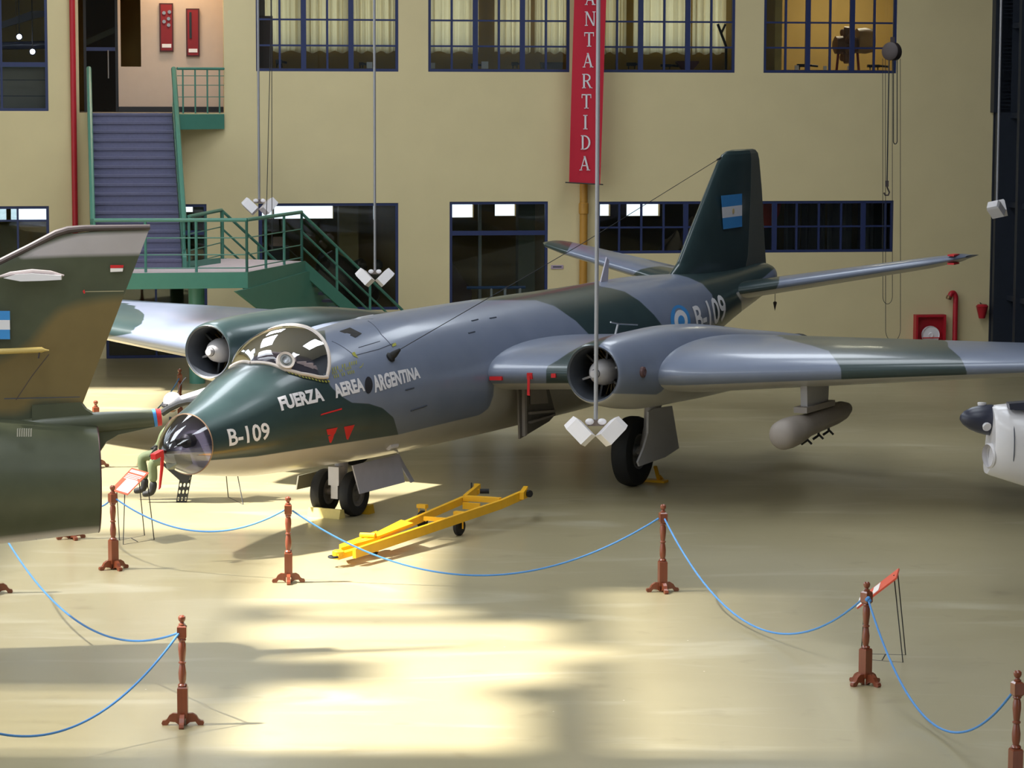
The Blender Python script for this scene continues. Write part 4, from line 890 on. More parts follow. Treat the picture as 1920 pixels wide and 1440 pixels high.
for y0, y1, m in ((583, 600, M_sky), (600, 618, M_letter), (618, 636, M_sky)): fslab(((-30, y0), (18.5, y0), (19, y1), (-30, y1)), m, 'flag_band', .105, .004)
fslab(((8, 746.5), (150, 743.5), (150, 745), (8, 748.5)), M_line, 'rudder_seam', .1, .004); 
MB().tube([fD(x, y, FD-.13) for x, y in ((92, 664), (60, 705), (30, 750))], .005, 5).build('rudder_hinge_line', M_fdk, ffin)
MB().tube([fD(-60, 660, FD-.14), fD(0, 659, FD-.14), fD(78, 656, FD-.14), fD(84, 656.5, FD-.14), fD(92, 657, FD-.14)], [.03, .03, .03, .014, .006], 12).build('rudder_actuator', mat('buff_yellow_tube', srgb(196, 170, 100), .4), ffin)
MB().bar(fD(76, 651, FD-.14), fD(72, 672, FD-.16), .012, .012).build('actuator_lug', M_fdk, ffin)
# body barrel
FAX = Vector((1, .22*29/29, 0)).normalized(); FSIDE = Vector((-FAX.y, FAX.x, 0))
stx = [(-760, 898, 150), (-420, 900, 140), (-120, 903, 126), (20, 901, 117), (100, 899, 110), (181, 897, 103)]
bm_ = MB(); K = 64; vs = []
xs_ = np.linspace(-760, 181, 70)
cy = pchip(xs_, [s_[0] for s_ in stx], [s_[1] for s_ in stx]); cr = pchip(xs_, [s_[0] for s_ in stx], [s_[2] for s_ in stx])
for x, y, r_ in zip(xs_, cy, cr):
    for k in range(K):
        t = 2*math.pi*k/K; c = fD(x, y, FD); rad = r_/181.0
        vs.append(c + FSIDE*(rad*math.cos(t)) + Vector((0, 0, rad*math.sin(t))))
bm_.v = vs; bm_.f = [(i*K+k, (i+1)*K+k, (i+1)*K+(k+1) % K, i*K+(k+1) % K) for i in range(69) for k in range(K)] + [tuple(range(K))]
fb = bm_.build('rear_body', M_ftr, ftr); fpaint(fb, [], [[(-800, 1022), (-100, 1020), (60, 1002), (140, 992), (200, 988), (200, 1100), (-800, 1100)]])
pe = fD(181, 897, FD)
MB().lathe([(.568, .0), (.572, .008), (.565, .016), (.52, .01), (.47, -.6)], pe, FAX, 48, caps=False).build('jet_pipe_rim', mat('rim_dark_red', srgb(70, 40, 40), .5), ftr)
MB().lathe([(.5, 0), (.5, .02)], pe-FAX*.5, FAX, 32).build('jet_pipe_face', M_dark, ftr)
ch = MB().tube([fD(x, y, FD) for x, y in ((-40, 800), (80, 798), (150, 795), (200, 791), (250, 787), (287, 784))], [.02, .10, .115, .11, .10, .094], 24).build('parachute_tube', M_ftr, ftr); fpaint(ch, [], [])
MB().tube([fD(287, 784, FD), fD(293, 783, FD)], .0955, 24).build('blue_band', M_sky, ch); MB().tube([fD(293, 783, FD), fD(302, 782, FD)], [.0955, .09], 24).build('red_band', M_redm, ch)
fpaint(MB().prism([fD(x, y, FD-.05) for x, y in ((150, 800), (300, 794), (290, 800), (222, 815), (200, 828), (184, 852), (150, 862))], Vector((0, .1, 0))).build('tube_fairing', M_ftr, ftr, smooth=False), [], [])
fpaint(MB().prism([fD(x, y, FD-.06) for x, y in ((150, 755), (160, 768), (175, 777), (240, 782), (150, 800), (60, 800), (60, 760))], Vector((0, .12, 0))).build('fin_root_fillet', M_ftr, ftr, smooth=False), [], [])
for k in range(7):
    x = 33+k*4.2; MB().prism([fD(xx, yy, FD-.51-.0) for xx, yy in ((x, 803), (x+2, 803), (x+1.5, 818), (x-.5, 818))], Vector((0, -.03, 0))).build('cooling_louvre', mat('louvre_pale', srgb(172, 170, 160), .4), fb, smooth=False)
for xx in (72, -60):
    c = fD(xx, float(np.interp(xx, xs_, cy)), FD); rad = float(np.interp(xx, xs_, cr))/181+.001
    MB().tube([c+Vector((0, -rad*math.cos(t), rad*math.sin(t))) for t in np.linspace(-1.3, 1.3, 24)], .006, 5).build('panel_seam', M_fdk, fb)
for s in (1, -1):
    base = fD(-420, 900, FD); w_ = Vector((base.x, base.y+s*.9, 0))
    MB().tube([w_+Vector((0, -s*.35, 1.4)), w_+Vector((0, 0, .35))], [.07, .06], 10).build('main_gear_leg', M_bullet, ftr)
    MB().lathe([(.15, -.09), (.33, -.1), (.38, -.05), (.38, .05), (.33, .1), (.15, .09)], w_+Vector((0, 0, .38)), (0, 1, 0), 28).build('main_wheel', M_black, ftr)
# ================================================================== PROPELLER ENGINE ON THE RIGHT
PD = 33.0
eng = thing('propeller_aircraft', 'white engine cowling with a dark propeller spinner and chin intake', 'aircraft', Vector((atD(2060, 850, PD).x, PD, 0)))
M_cowl = mat('cowl_white', srgb(206, 202, 204), .35, var=.04, coat=.3); M_spin = mat('spinner_dark_blue', srgb(44, 46, 62), .35)
axd = (atD(1856, 789, PD)-atD(1801, 783, PD)+Vector((0, .10, 0))).normalized()
tip = atD(1801, 783, PD-.05)
sp = MB().lathe([(0, 0), (.04, .008), (.085, .05), (.13, .13), (.165, .24), (.182, .34), (.185, .39)], tip, axd, 32).build('spinner', M_spin, eng)
for k in range(3):
    t = math.radians(100+120*k); c = tip+axd*.27; n2 = Vector((0, -math.cos(t), math.sin(t))); MB().lathe([(.0, .145), (.045, .15), (.055, .19), (.05, .20)][1:], c, (n2 - axd*n2.dot(axd)), 14).build('blade_root', M_cowl, sp)
stn = [(1858, 825, 63, .33), (1864, 825, 66, .37), (1893, 828, 72, .42), (1925, 835, 78, .46), (2000, 842, 84, .5), (2120, 846, 86, .5), (2240, 846, 70, .42)]
cw = MB(); K = 48
for x, y, r_, wd in stn:
    c = atD(x, y, PD+.0)
    for k in range(K):
        t = 2*math.pi*k/K; cc, ss = math.cos(t), math.sin(t); zz_ = r_/159.0
        cw.v.append(c + Vector((0.0, wd*math.copysign(abs(cc)**.8, cc)*1.0, zz_*math.copysign(abs(ss)**.85, ss))) + Vector((-.06*max(0, -ss) if x < 1900 else 0, 0, 0)))
cw.f = [(i*K+k, i*K+(k+1) % K, (i+1)*K+(k+1) % K, (i+1)*K+k) for i in range(len(stn)-1) for k in range(K)] + [tuple(range(K)), tuple(range((len(stn)-1)*K, len(stn)*K))]
cwo = cw.build('cowling', M_cowl, eng)
c0 = atD(1858, 850, PD-.0); MB().lathe([(.135, .05), (.15, .03), (.15, -.02), (.12, -.06), (.11, -.02)], c0 + Vector((-.03, -.2, 0)), (-1, -.35, 0), 28, caps=False).build('chin_intake_lip', M_cowl, eng)
MB().lathe([(.125, 0), (.12, -.02)], c0 + Vector((.0, -.19, 0)), (-1, -.35, 0), 24).build('chin_intake', M_cowl, eng)
c = atD(1890, 828, PD); P = [c + Vector((-.012*i*0, -.43*math.cos(t), .46*math.sin(t))) for i, t in enumerate(np.linspace(-1.2, 1.45, 30))]
MB().tube(P, .006, 5).build('cowl_seam', M_line, cwo)
MB().prism([atD(x, y, PD-.35) for x, y in ((1892, 757), (1960, 752), (1960, 772), (1894, 768))], Vector((0, .2, 0))).build('anti_glare_panel', M_spin, cwo, smooth=False)
MB().tube([atD(2060, 890, PD), Vector((atD(2060, 890, PD).x, PD, .3))], .06, 10).build('gear_leg', M_bullet, eng)
MB().lathe([(.12, -.08), (.27, -.09), (.31, -.04), (.31, .04), (.27, .09), (.12, .08)], Vector((atD(2060, 890, PD).x, PD, .31)), (0, 1, 0), 24).build('wheel', M_black, eng)
wc = atD(2140, 846, PD); wm = MB(); wl_ = [(x, 1) for x in airfoil(16)[::-1]] + [(x, -1) for x in airfoil(16)[1:]]
for yy_, cc_ in ((30.2, 1.3), (31.5, 1.6), (33.0, 1.8), (34.5, 1.6), (35.3, 1.35)): wm.v += [Vector((wc.x-.6+x*cc_, yy_, wc.z+.05+sg*naca(x, .14)*cc_)) for x, sg in wl_]
kk = len(wl_); wm.f = [(i*kk+k, i*kk+(k+1) % kk, (i+1)*kk+(k+1) % kk, (i+1)*kk+k) for i in range(4) for k in range(kk)] + [tuple(range(kk)), tuple(range(4*kk, 5*kk))]
wm.build('wing_stub', M_cowl, eng)
# ================================================================== MANNEQUIN ON EJECTION SEAT
SD = 39.9
B = lambda x, y, d=0: atD(x, y, SD+d)
es = thing('ejection_seat', 'black ejection seat on a perforated steel stand behind the bomber nose', 'seat', B(338, 950).xy.to_3d())
MB().prism([B(320, 945, -.2), B(362, 950, -.2), B(358, 942, .25), B(316, 939, .25)], Vector((0, 0, -.03))).build('base_plate', mat('seat_base_grey', srgb(78, 84, 96), .5), es, smooth=False)
for s in (-.14, .14):
    c4 = [B(330, 942, s), B(350, 942, s), B(360, 890, s), B(338, 890, s)]; pm = MB(); NR, NC = 4, 3
    def sp_(u, v): return c4[0].lerp(c4[1], u).lerp(c4[3].lerp(c4[2], u), v)
    for r_ in range(NR):
        for q_ in range(NC):                        # each cell of the plate is a square with a real round hole
            vs = []
            for d_ in (0.0, .02):
                for k in range(16):
                    t = 2*math.pi*k/16; cx, sx = math.cos(t), math.sin(t); m_ = max(abs(cx), abs(sx))
                    for e in (.5/m_, .30): vs.append(sp_((q_+.5+cx*e)/NC, (r_+.5+sx*e)/NR) + Vector((0, d_, 0)))
            fs = []
            for k in range(16):
                n1 = (k+1) % 16
                fs += [(2*k, 2*n1, 2*n1+1, 2*k+1), (32+2*k, 32+2*k+1, 32+2*n1+1, 32+2*n1), (2*k+1, 2*n1+1, 32+2*n1+1, 32+2*k+1)]
            pm.add(vs, fs)
    pm.build('stand_plate', M_dark, es, smooth=False)
MB().prism([B(302, 850, -.2), B(345, 880, -.2), B(360, 882, -.2), B(352, 906, -.2), B(338, 902, -.2), B(300, 868, -.2)], Vector((0, .4, 0))).build('seat_pan', M_dark, es, smooth=False)
MB().prism([B(342, 880, -.2), B(358, 884, -.2), B(372, 770, -.2), B(360, 762, -.2)], Vector((0, .4, 0))).build('seat_back', M_dark, es, smooth=False)
MB().tube([B(x, y, -.12) for x, y in ((303, 775), (318, 765), (335, 757), (352, 753), (372, 752))], .05, 8).build('headrest_arch', M_dark, es)
MB().tube([B(x, y, .02) for x, y in ((330, 752), (350, 746), (375, 738), (395, 730))], [.05, .06, .06, .05], 10).build('parachute_headbox', M_white, es)
MB().tube([B(333, 737, .05), B(338, 722, .05), B(345, 712, .05), B(349, 708, .05)], [.006, .008, .014, .012], 6).build('seat_handle', M_dark, es)
def skinned(name, nodes, edges, rad, m, parent, sub=2):
    me = bpy.data.meshes.new(name); me.from_pydata(nodes, edges, []); o = bpy.data.objects.new(name, me); COL.objects.link(o)
    sk = o.modifiers.new('s', 'SKIN'); 
    for i, r_ in enumerate(rad): me.skin_vertices[0].data[i].radius = (r_, r_)
    me.skin_vertices[0].data[0].use_root = True; ss = o.modifiers.new('u', 'SUBSURF'); ss.levels = sub; ss.render_levels = sub
    me2 = bpy.data.meshes.new_from_object(o.evaluated_get(bpy.context.evaluated_depsgraph_get())); bpy.data.objects.remove(o)
    mb = MB(); mb.v = [v.co.copy() for v in me2.vertices]; mb.f = [tuple(p.vertices) for p in me2.polygons]; return mb.build(name, m, parent, angle=180)
pil = thing('person', 'person in green flight suit and white helmet seated on the ejection seat', 'person', B(300, 946).xy.to_3d())
hip, ch_, nk = B(330, 855), B(340, 808), B(334, 778)
J = [hip, B(336, 832), ch_, nk, B(322, 858, -.13), B(285, 866, -.15), B(288, 905, -.15), B(326, 850, .13), B(264, 856, .12), B(272, 900, .12), B(331, 790, -.2), B(306, 812, -.24), B(296, 838, -.2), B(338, 790, .2), B(312, 815, .24), B(290, 842, .18)]
E_ = [(0, 1), (1, 2), (2, 3), (0, 4), (4, 5), (5, 6), (0, 7), (7, 8), (8, 9), (2, 10), (10, 11), (11, 12), (2, 13), (13, 14), (14, 15)]
R_ = [.15, .15, .17, .08, .10, .085, .06, .10, .085, .06, .075, .055, .04, .075, .055, .04]
M_suit = mat('flight_suit_green', srgb(96, 106, 76), .8, var=.15, bump=.3, scale=8)
body = skinned('body', J, E_, R_, M_suit, pil)
for k, d in ((12, -.2), (15, .18)):
    b0 = J[k]; pts = [b0, b0 + (B(284, 845)-B(292, 838))*.9*1.0]; nod = [b0, pts[1]]; ed = [(0, 1)]; rd = [.03, .034]
    dirv = (pts[1]-b0).normalized()
    for f in range(4):
        o_ = Vector((0, (f-1.5)*.02, 0)); ln = [.055, .062, .058, .045][f]; i0 = len(nod); nod += [pts[1]+o_+dirv*.02, pts[1]+o_+dirv*ln+Vector((0, 0, -.012)), pts[1]+o_+dirv*(ln+.03)+Vector((0, 0, -.035))]; ed += [(1, i0), (i0, i0+1), (i0+1, i0+2)]; rd += [.010, .009, .008]
    i0 = len(nod); nod += [b0+Vector((-.02, -.035, .02)), b0+Vector((-.06, -.05, .015))]; ed += [(0, i0), (i0, i0+1)]; rd += [.011, .009]
    skinned('glove', nod, ed, rd, M_black, pil, 1)
for x, y, d in ((288, 908, -.15), (272, 902, .12)):
    bt = [B(x, y-8, d), B(x-1, y+8, d), B(x-4, y+16, d), B(x-14, y+18, d), B(x-22, y+19, d)]
    skinned('boot', bt, [(0, 1), (1, 2), (2, 3), (3, 4)], [.065, .06, .058, .05, .042], M_black, pil)
hd = B(322, 757); M_skin = mat('mannequin_face', srgb(196, 150, 124), .6)
MB().sphere(hd, (.095, .085, .125), 16, 12).sphere(hd+Vector((-.1, 0, -.005)), (.02, .014, .024), 8, 6).sphere(hd+Vector((-.088, 0, -.055)), (.012, .025, .008), 8, 6).build('face', M_skin, pil)
hm = MB().sphere(hd+Vector((.012, 0, .035)), (.135, .128, .135), 20, 14).build('helmet', M_white, pil)
MB().tube([hd+Vector((-.105*math.cos(t)-.02, .115*math.sin(t), -.02)) for t in np.linspace(-1.3, 1.3, 14)], .03, 8).build('visor', M_cock, hm)
MB().tube([nk+Vector((-.1, -.1, -.02)), B(318, 800, -.16), B(322, 840, -.16)], .02, 6).build('harness_strap', M_dark, body)
# ================================================================== STAIRS
ZL = 2.27; O1 = -4.7
u0, u1 = onw(172, 212)[0], onw(322, 212)[0]
stairs = thing('staircase', 'green steel staircase with grey treads climbing to the upper door', 'staircase', WP((u0+u1)/2, O1, 0))
M_tread = mat('stair_tread_grey', srgb(104, 104, 132), .5, var=.12, scale=20, bump=.2)
M_rise = M_nose_ = M_tread
NS = 17; rise = (ZU-ZL)/NS; run = -O1/NS
for k in range(NS):
    o = O1 + run*k; z = ZL + rise*(k+1)
    MB().wbox(u0, u1, o, o+run+.03, z-.04, z).wbox(u0, u1, o+run, o+run+.02, z, z+rise-.04).build('tread', M_tread, stairs, smooth=False) if False else MB().wbox(u0, u1, o, o+run+.04, z-.05, z).build('tread', M_tread, stairs, smooth=False)
    MB().wbox(u0, u1, o+.035, o+.05, z-rise, z-.05).build('riser', M_rise, stairs, smooth=False)
for k in range(NS): MB().wbox(u0, u1, O1+run*k-.008, O1+run*k+.03, ZL+rise*(k+1)-.02, ZL+rise*(k+1)+.004).build('nosing', M_nose_, stairs, smooth=False)
def stringer(u, w_):
    mb = MB(); pts = [WP(u, O1-.1, ZL-.25), WP(u, O1-.1, ZL+.22), WP(u, 0, ZU+.22), WP(u, 0, ZU-.35)]; mb.prism(pts, WU*w_); return mb.build('stringer', M_green, stairs, smooth=False)
stringer(u0-.09, .08); stringer(u1+.01, .08)
def rail(pts, r, nm='handrail', m=None, parent=None): return MB().tube(pts, r, 8).build(nm, m or M_green, parent or stairs)
for u in (u0-.05, u1+.05):
    P0, P1 = WP(u, O1, ZL), WP(u, 0.0, ZU)
    MB().prism([P0+Vector((0, 0, .2)), P1+Vector((0, 0, .2)), P1+Vector((0, 0, .98)), P0+Vector((0, 0, .98))], WU*.03).build('side_panel', M_green, stairs, smooth=False) if u < (u0+u1)/2 and False else None
    rail([P0+Vector((0, 0, .95)), P1+Vector((0, 0, .95))], .055)
    for t in (0.02, .25, .5, .75, .99): rail([P0.lerp(P1, t), P0.lerp(P1, t)+Vector((0, 0, .95))], .03, 'baluster')
    for h in (.35, .65): rail([P0+Vector((0, 0, h)), P1+Vector((0, 0, h))], .02, 'mid_rail')
# landing
L = lambda x, y, z=ZL: gnd(x, y, z)
land = [L(160, 514), L(465, 511), L(570, 490), L(560, 484), L(410, 482), L(336, 497), L(160, 500)]
back = WP(u0-.6, O1+.2, ZL)
lp = [L(150, 514), L(465, 511), L(572, 490), L(414, 484), WP(u1+.3, O1+.15, ZL), WP(u0-.35, O1+.15, ZL)]
MB().prism([Vector((p.x, p.y, ZL-.05)) for p in lp], Vector((0, 0, .05))).build('landing_deck', mat('landing_concrete_pale', srgb(206, 190, 194), .7), stairs, smooth=False)
def fascia(p, q, h, m=M_greend, nm='edge_beam'): return MB().prism([p+Vector((0, 0, .01)), q+Vector((0, 0, .01)), q-Vector((0, 0, h)), p-Vector((0, 0, h))], Vector((0, -.06, 0))).build(nm, m, stairs, smooth=False)
fascia(lp[0], lp[1], .30); fascia(lp[1], lp[2], .32)
fascia(WP(u1+.1, O1+.05, ZL+.12), L(414, 484, ZL+.10), .12, nm='kick_plate')
# side panel under the lower flight
a, b = lp[1], lp[2]; nrm_ = (b-a).cross(Vector((0, 0, 1))).normalized()
MB().prism([onplane(x, y, a, nrm_) for x, y in ((466, 540), (575, 508), (640, 592), (650, 640), (560, 640), (438, 546))], nrm_*.05).build('flight_side_plate', M_green, stairs, smooth=False)
# lower flight
rd_ = Vector((.65, .76, 0)).normalized(); e0_, e1_ = L(418, 485), L(566, 490); ev = (e1_-e0_)
n2 = 12; rz_ = ZL/ (n2+1); rn_ = .255
for k in range(n2):
    p, q = e0_+rd_*(rn_*k), e1_+rd_*(rn_*k); z = ZL - rz_*(k+1)
    MB().prism([Vector((p.x, p.y, z)), Vector((q.x, q.y, z)), Vector((q.x, q.y, z))+rd_*.28, Vector((p.x, p.y, z))+rd_*.28], Vector((0, 0, -.05))).build('tread', M_tread, stairs, smooth=False)
for p in (e0_, e1_):
    end = p + rd_*(rn_*n2) - Vector((0, 0, ZL-.12)); MB().bar(p-Vector((0, 0, .1)), end-Vector((0, 0, .05)), .05, .26).build('stringer', M_greend, stairs, smooth=False)
    rail([p+Vector((0, 0, 1.0)), end+Vector((0, 0, .95)), end+Vector((0, 0, .0))+rd_*.1], .032, m=M_greend)
    for h in (.3, .62): rail([p+Vector((0, 0, h)), end+Vector((0, 0, h-.05))], .024, 'mid_rail', M_greend)
    for t in (.0, .34, .67, 1): rail([p.lerp(end, t), p.lerp(end, t)+Vector((0, 0, 1.0 if t == 0 else .96))], .028, 'baluster')
# landing rails
def guard(p, q, n, h=1.02, mids=(.34, .67, .08)):
    up = Vector((0, 0, h)); rail([p+up, q+up], .038)
    for i in range(n+1): rail([p.lerp(q, i/n), p.lerp(q, i/n)+up], .028, 'baluster')
    for m_ in mids: rail([p+Vector((0, 0, m_)), q+Vector((0, 0, m_))], .012, 'mid_rail')
guard(L(178, 511), L(463, 510), 3); guard(L(463, 510), L(566, 490), 3); guard(WP(u1+.15, O1+.1, ZL), L(416, 485), 2)
for x in (368,): MB().lathe([(.16, 0), (.16, ZL-.05)], Vector((L(x, 505).x, L(x, 505).y, 0)), (0, 0, 1), 20).build('column', M_greend, stairs)
# little balcony rail by the upper door
bal = thing('balcony_rail', 'small green balcony rail with a steel ledge beside the upper door', 'railing', WP(u1+.5, -.5, ZU))
ub0, ub1 = onw(318, 212, -.6)[0], onw(420, 212)[0]
MB().prism([WP(u1+.1, -.75, ZU-.02), WP(ub1, -.1, ZU-.02), WP(ub1, 0, ZU-.02), WP(u1+.1, 0, ZU-.02)], Vector((0, 0, -.32))).build('ledge_beam', M_greend, bal, smooth=False)
for z in (.35, .6, .8, .95): MB().tube([WP(u1+.1, -.6, ZU+z), WP(ub1, -.12, ZU+z)], .03 if z == .95 else .008, 8).build('rail', M_green, bal)
for t in (.12, .38, .64, .9): MB().tube([WP(u1+.1, -.6, ZU).lerp(WP(ub1, -.12, ZU), t), WP(u1+.1, -.6, ZU+.95).lerp(WP(ub1, -.12, ZU+.95), t)], .018, 8).build('baluster', M_green, bal)
# ================================================================== ON THE WALL
def pipe(pts, r, m, nm, label, cat='pipe'):
    return tag(MB().tube(pts, r, 14).build(nm, m), label, cat)
u = onw(138, 200, -.12)[0]; pipe([WP(u, -.10, 0.2), WP(u, -.10, 12.9)], .062, M_red, 'fire_pipe', 'tall red fire main pipe running up the wall beside the stairs')
M_ochre = mat('ochre_pipe_paint', srgb(176, 128, 50), .5, var=.1); u = onw(1094, 450, -.12)[0]
dp = thing('drain_pipe', 'ochre drainpipe with collars running up the wall behind the red banner', 'pipe', WP(u, -.12, 0))
MB().tube([WP(u, -.12, 0), WP(u, -.12, 12.8)], .088, 16).build('pipe', M_ochre, dp)
for y in (390, 470): z = onw(1094, y, -.12)[1]; MB().lathe([(.088, -.14), (.108, -.12), (.108, .1), (.088, .12)], WP(u, -.12, z), (0, 0, 1), 16, caps=False).build('collar', M_ochre, dp)
# banner with its letters
M_ban = mat('red_banner_cloth', srgb(190, 28, 52), .75, var=.06, scale=3)
bo = -.55
bt = [onw(1078, -60, bo), onw(1139, -60, bo)]; bb = [onw(1067, 342, bo), onw(1125, 346, bo)]
bn = MB().grid(lambda i, j: WP(bb[0][0]+(bb[1][0]-bb[0][0])*i + ((bt[0][0]-bb[0][0])*(1-i)+(bt[1][0]-bb[1][0])*i)*j, bo + .02*math.sin(i*5+j*4), (bb[0][1]*(1-i)+bb[1][1]*i) + ((bt[0][1]+2.5)-(bb[0][1]*(1-i)+bb[1][1]*i))*j), 12, 30) if False else None
tz = bt[0][1]
def ban(i, v):  # i across, v pixel row
    xl = 1067 + (1078-1067)*(342-v)/402; xr = 1125 + (1139-1125)*(342-v)/402; uu_, z_ = onw(xl+(xr-xl)*i, v + 4*i*max(0, (v)/342), bo); return uu_, z_
mbn = MB(); mbn.grid(lambda i, j: WP(ban(i, 342-j*520)[0], bo + .02*math.sin(i*4+j*6), ban(i, 342-j*520)[1]), 10, 30)
banner = mbn.build('hanging_banner', M_ban); tag(banner, 'long red hanging banner with white letters ANTARTIDA', 'banner')
MB().tube([WP(ban(-.12, 342)[0], bo, ban(0, 342)[1]), WP(ban(1.1, 342)[0], bo, ban(1, 342)[1])], .015, 6).build('bottom_rod', M_dark, banner)
def glyph(ch):   # roman capitals in a unit box as lists of quads
    th, tn, sf = .17, .085, .06
    def st(x0, y0, x1, y1, w_): return [(x0-w_/2, y0), (x0+w_/2, y0), (x1+w_/2, y1), (x1-w_/2, y1)]
    def hb(x0, x1, y, h): return [(x0, y), (x1, y), (x1, y+h), (x0, y+h)]
    if ch == 'A': return [st(.12, 0, .5, 1, tn), st(.82, 0, .47, 1, th), hb(.24, .7, .30, .07), hb(0, .26, 0, sf), hb(.66, 1, 0, sf)]
    if ch == 'N': return [st(.14, 0, .14, 1, tn), st(.86, 0, .86, 1, tn), st(.84, 0, .16, 1, th), hb(0, .28, 0, sf), hb(.0, .2, 1-sf, sf), hb(.72, 1, 1-sf, sf)]
    if ch == 'T': return [st(.5, 0, .5, 1, th), hb(.05, .95, .92, .08), hb(.3, .7, 0, sf), hb(.05, .12, .72, .22), hb(.88, .95, .72, .22)]
    if ch == 'I': return [st(.5, 0, .5, 1, th), hb(.3, .7, 0, sf), hb(.3, .7, 1-sf, sf)]
    arc = lambda cx, cy, rx, ry, w_, a0, a1: [[(cx+rx*math.cos(t), cy+ry*math.sin(t)), (cx+rx*math.cos(t2), cy+ry*math.sin(t2)), (cx+(rx-w_)*math.cos(t2), cy+(ry-.08)*math.sin(t2)), (cx+(rx-w_)*math.cos(t), cy+(ry-.08)*math.sin(t))] for t, t2 in [(a0+(a1-a0)*k/10, a0+(a1-a0)*(k+1)/10) for k in range(10)]]
    if ch == 'R': return [st(.22, 0, .22, 1, th), hb(.05, .4, 0, sf), hb(.05, .5, 1-sf, sf), hb(.2, .5, .47, .07), st(.85, 0, .5, .5, th), hb(.72, 1, 0, sf)] + arc(.48, .74, .36, .26, .15, -math.pi/2, math.pi/2)
    if ch == 'D': return [st(.2, 0, .2, 1, th), hb(.03, .4, 0, sf), hb(.03, .4, 1-sf, sf)] + arc(.36, .5, .56, .5, .17, -math.pi/2, math.pi/2)
for chx, (cx, cy_) in zip('ANTARTIDA', ((1106, -4), (1106, 35), (1104, 74), (1102, 113), (1100, 152), (1099, 190), (1097, 229), (1098, 267), (1096, 306))):
    mb = MB(); wd = 20; ht = 27
    for qd in glyph(chx):
        vs = []
        for (gx, gy) in qd:
            x, v = cx-wd/2+gx*wd, cy_+ht/2-gy*ht; uu_, z_ = onw(x, v, bo); vs.append(WP(uu_, bo-.035, z_))
        mb.add(vs, [(0, 1, 2, 3)])
    mb.build('letter', M_letter, banner, smooth=False)
# fire point on the right
def wrect(x0, y0, x1, y1, o): return (*[onw(x, (y0+y1)/2, o)[0] for x in (x0, x1)], onw((x0+x1)/2, y1, o)[1], onw((x0+x1)/2, y0, o)[1])
a0, a1, b0, b1 = wrect(1712, 589, 1768, 655, 0)
fbx = thing('hose_cabinet', 'red open fire hose cabinet with a white hose reel on the wall', 'hose cabinet', WP((a0+a1)/2, -.1, b0))
mb = MB(); t = .05
for q in ((a0, a0+t, b0, b1), (a1-t, a1, b0, b1), (a0+t, a1-t, b1-t, b1), (a0+t, a1-t, b0, b0+t)): mb.wbox(q[0], q[1], -.22, -.005, q[2], q[3])
mb.build('case', M_red, fbx, smooth=False); MB().wbox(a0+t, a1-t, -.03, -.005, b0+t, b1-t).build('back_panel', M_red, fbx, smooth=False)
rc = WP((a0+a1)/2+.02, -.12, (b0+b1)/2-.06)
MB().lathe([(.0, .05), (.05, .06), (.06, .03), (.19, .03), (.20, .05), (.205, -.02), (.2, -.05)], rc, -WN, 28).build('hose_reel', M_white, fbx); MB().bar(rc-WU*.2-WN*.07-Vector((0, 0, .06)), rc+WU*.2-WN*.07-Vector((0, 0, .06)), .03, .02).build('reel_bar', M_redm, fbx)
hyd = thing('hydrant_pipe', 'red standpipe with a hooked hydrant outlet beside the hose cabinet', 'pipe', WP(onw(1791, 600, -.1)[0], -.12, 0))
un_ = onw(1791, 600, -.12)[0]; z0_ = onw(1791, 552, -.12)[1]
MB().tube(smoothpts([WP(un_, -.12, 0), WP(un_, -.12, z0_-.25), WP(un_, -.12, z0_-.06), WP(un_-.05, -.13, z0_+.03), WP(un_-.12, -.15, z0_+.02), WP(un_-.155, -.16, z0_-.06)], 6), .058, 14).build('standpipe', M_red, hyd)
MB().lathe([(.05, -.03), (.065, 0), (.065, .05), (.05, .06)], WP(un_-.165, -.16, z0_-.05), (-.3, 0, -1), 14).build('outlet', mat('brass_valve', srgb(120, 90, 60), .4, metal=.6), hyd)
uc, zc_ = onw(1841, 583, -.15)
bk = MB().lathe([(.025, -.17), (.07, -.165), (.135, .10), (.145, .11), (.13, .12), (.1, .15), (.0, .16)], WP(uc, -.16, zc_), (0, 0, 1), 24).build('fire_bucket', M_red); tag(bk, 'red conical fire bucket hung on the wall by the hangar door', 'bucket')
MB().tube([WP(uc, -.16, zc_+.14), WP(uc, -.02, zc_+.17)], .015, 6).build('hook', M_dark, bk)
a0, a1, b0, b1 = wrect(1033, 497, 1056, 504, 0)
pl = tag(MB().wbox(a0, a1, -.02, 0, b0, b1).build('wall_plate', mat('lilac_plate', srgb(170, 150, 170), .5)), 'tiny lilac label plate on the wall beside the ochre drainpipe', 'plate')
MB().wbox(a0+.04, a1-.04, -.024, -.02, (b0+b1)/2-.01, (b0+b1)/2+.015).build('printed_line', M_line, pl, smooth=False)
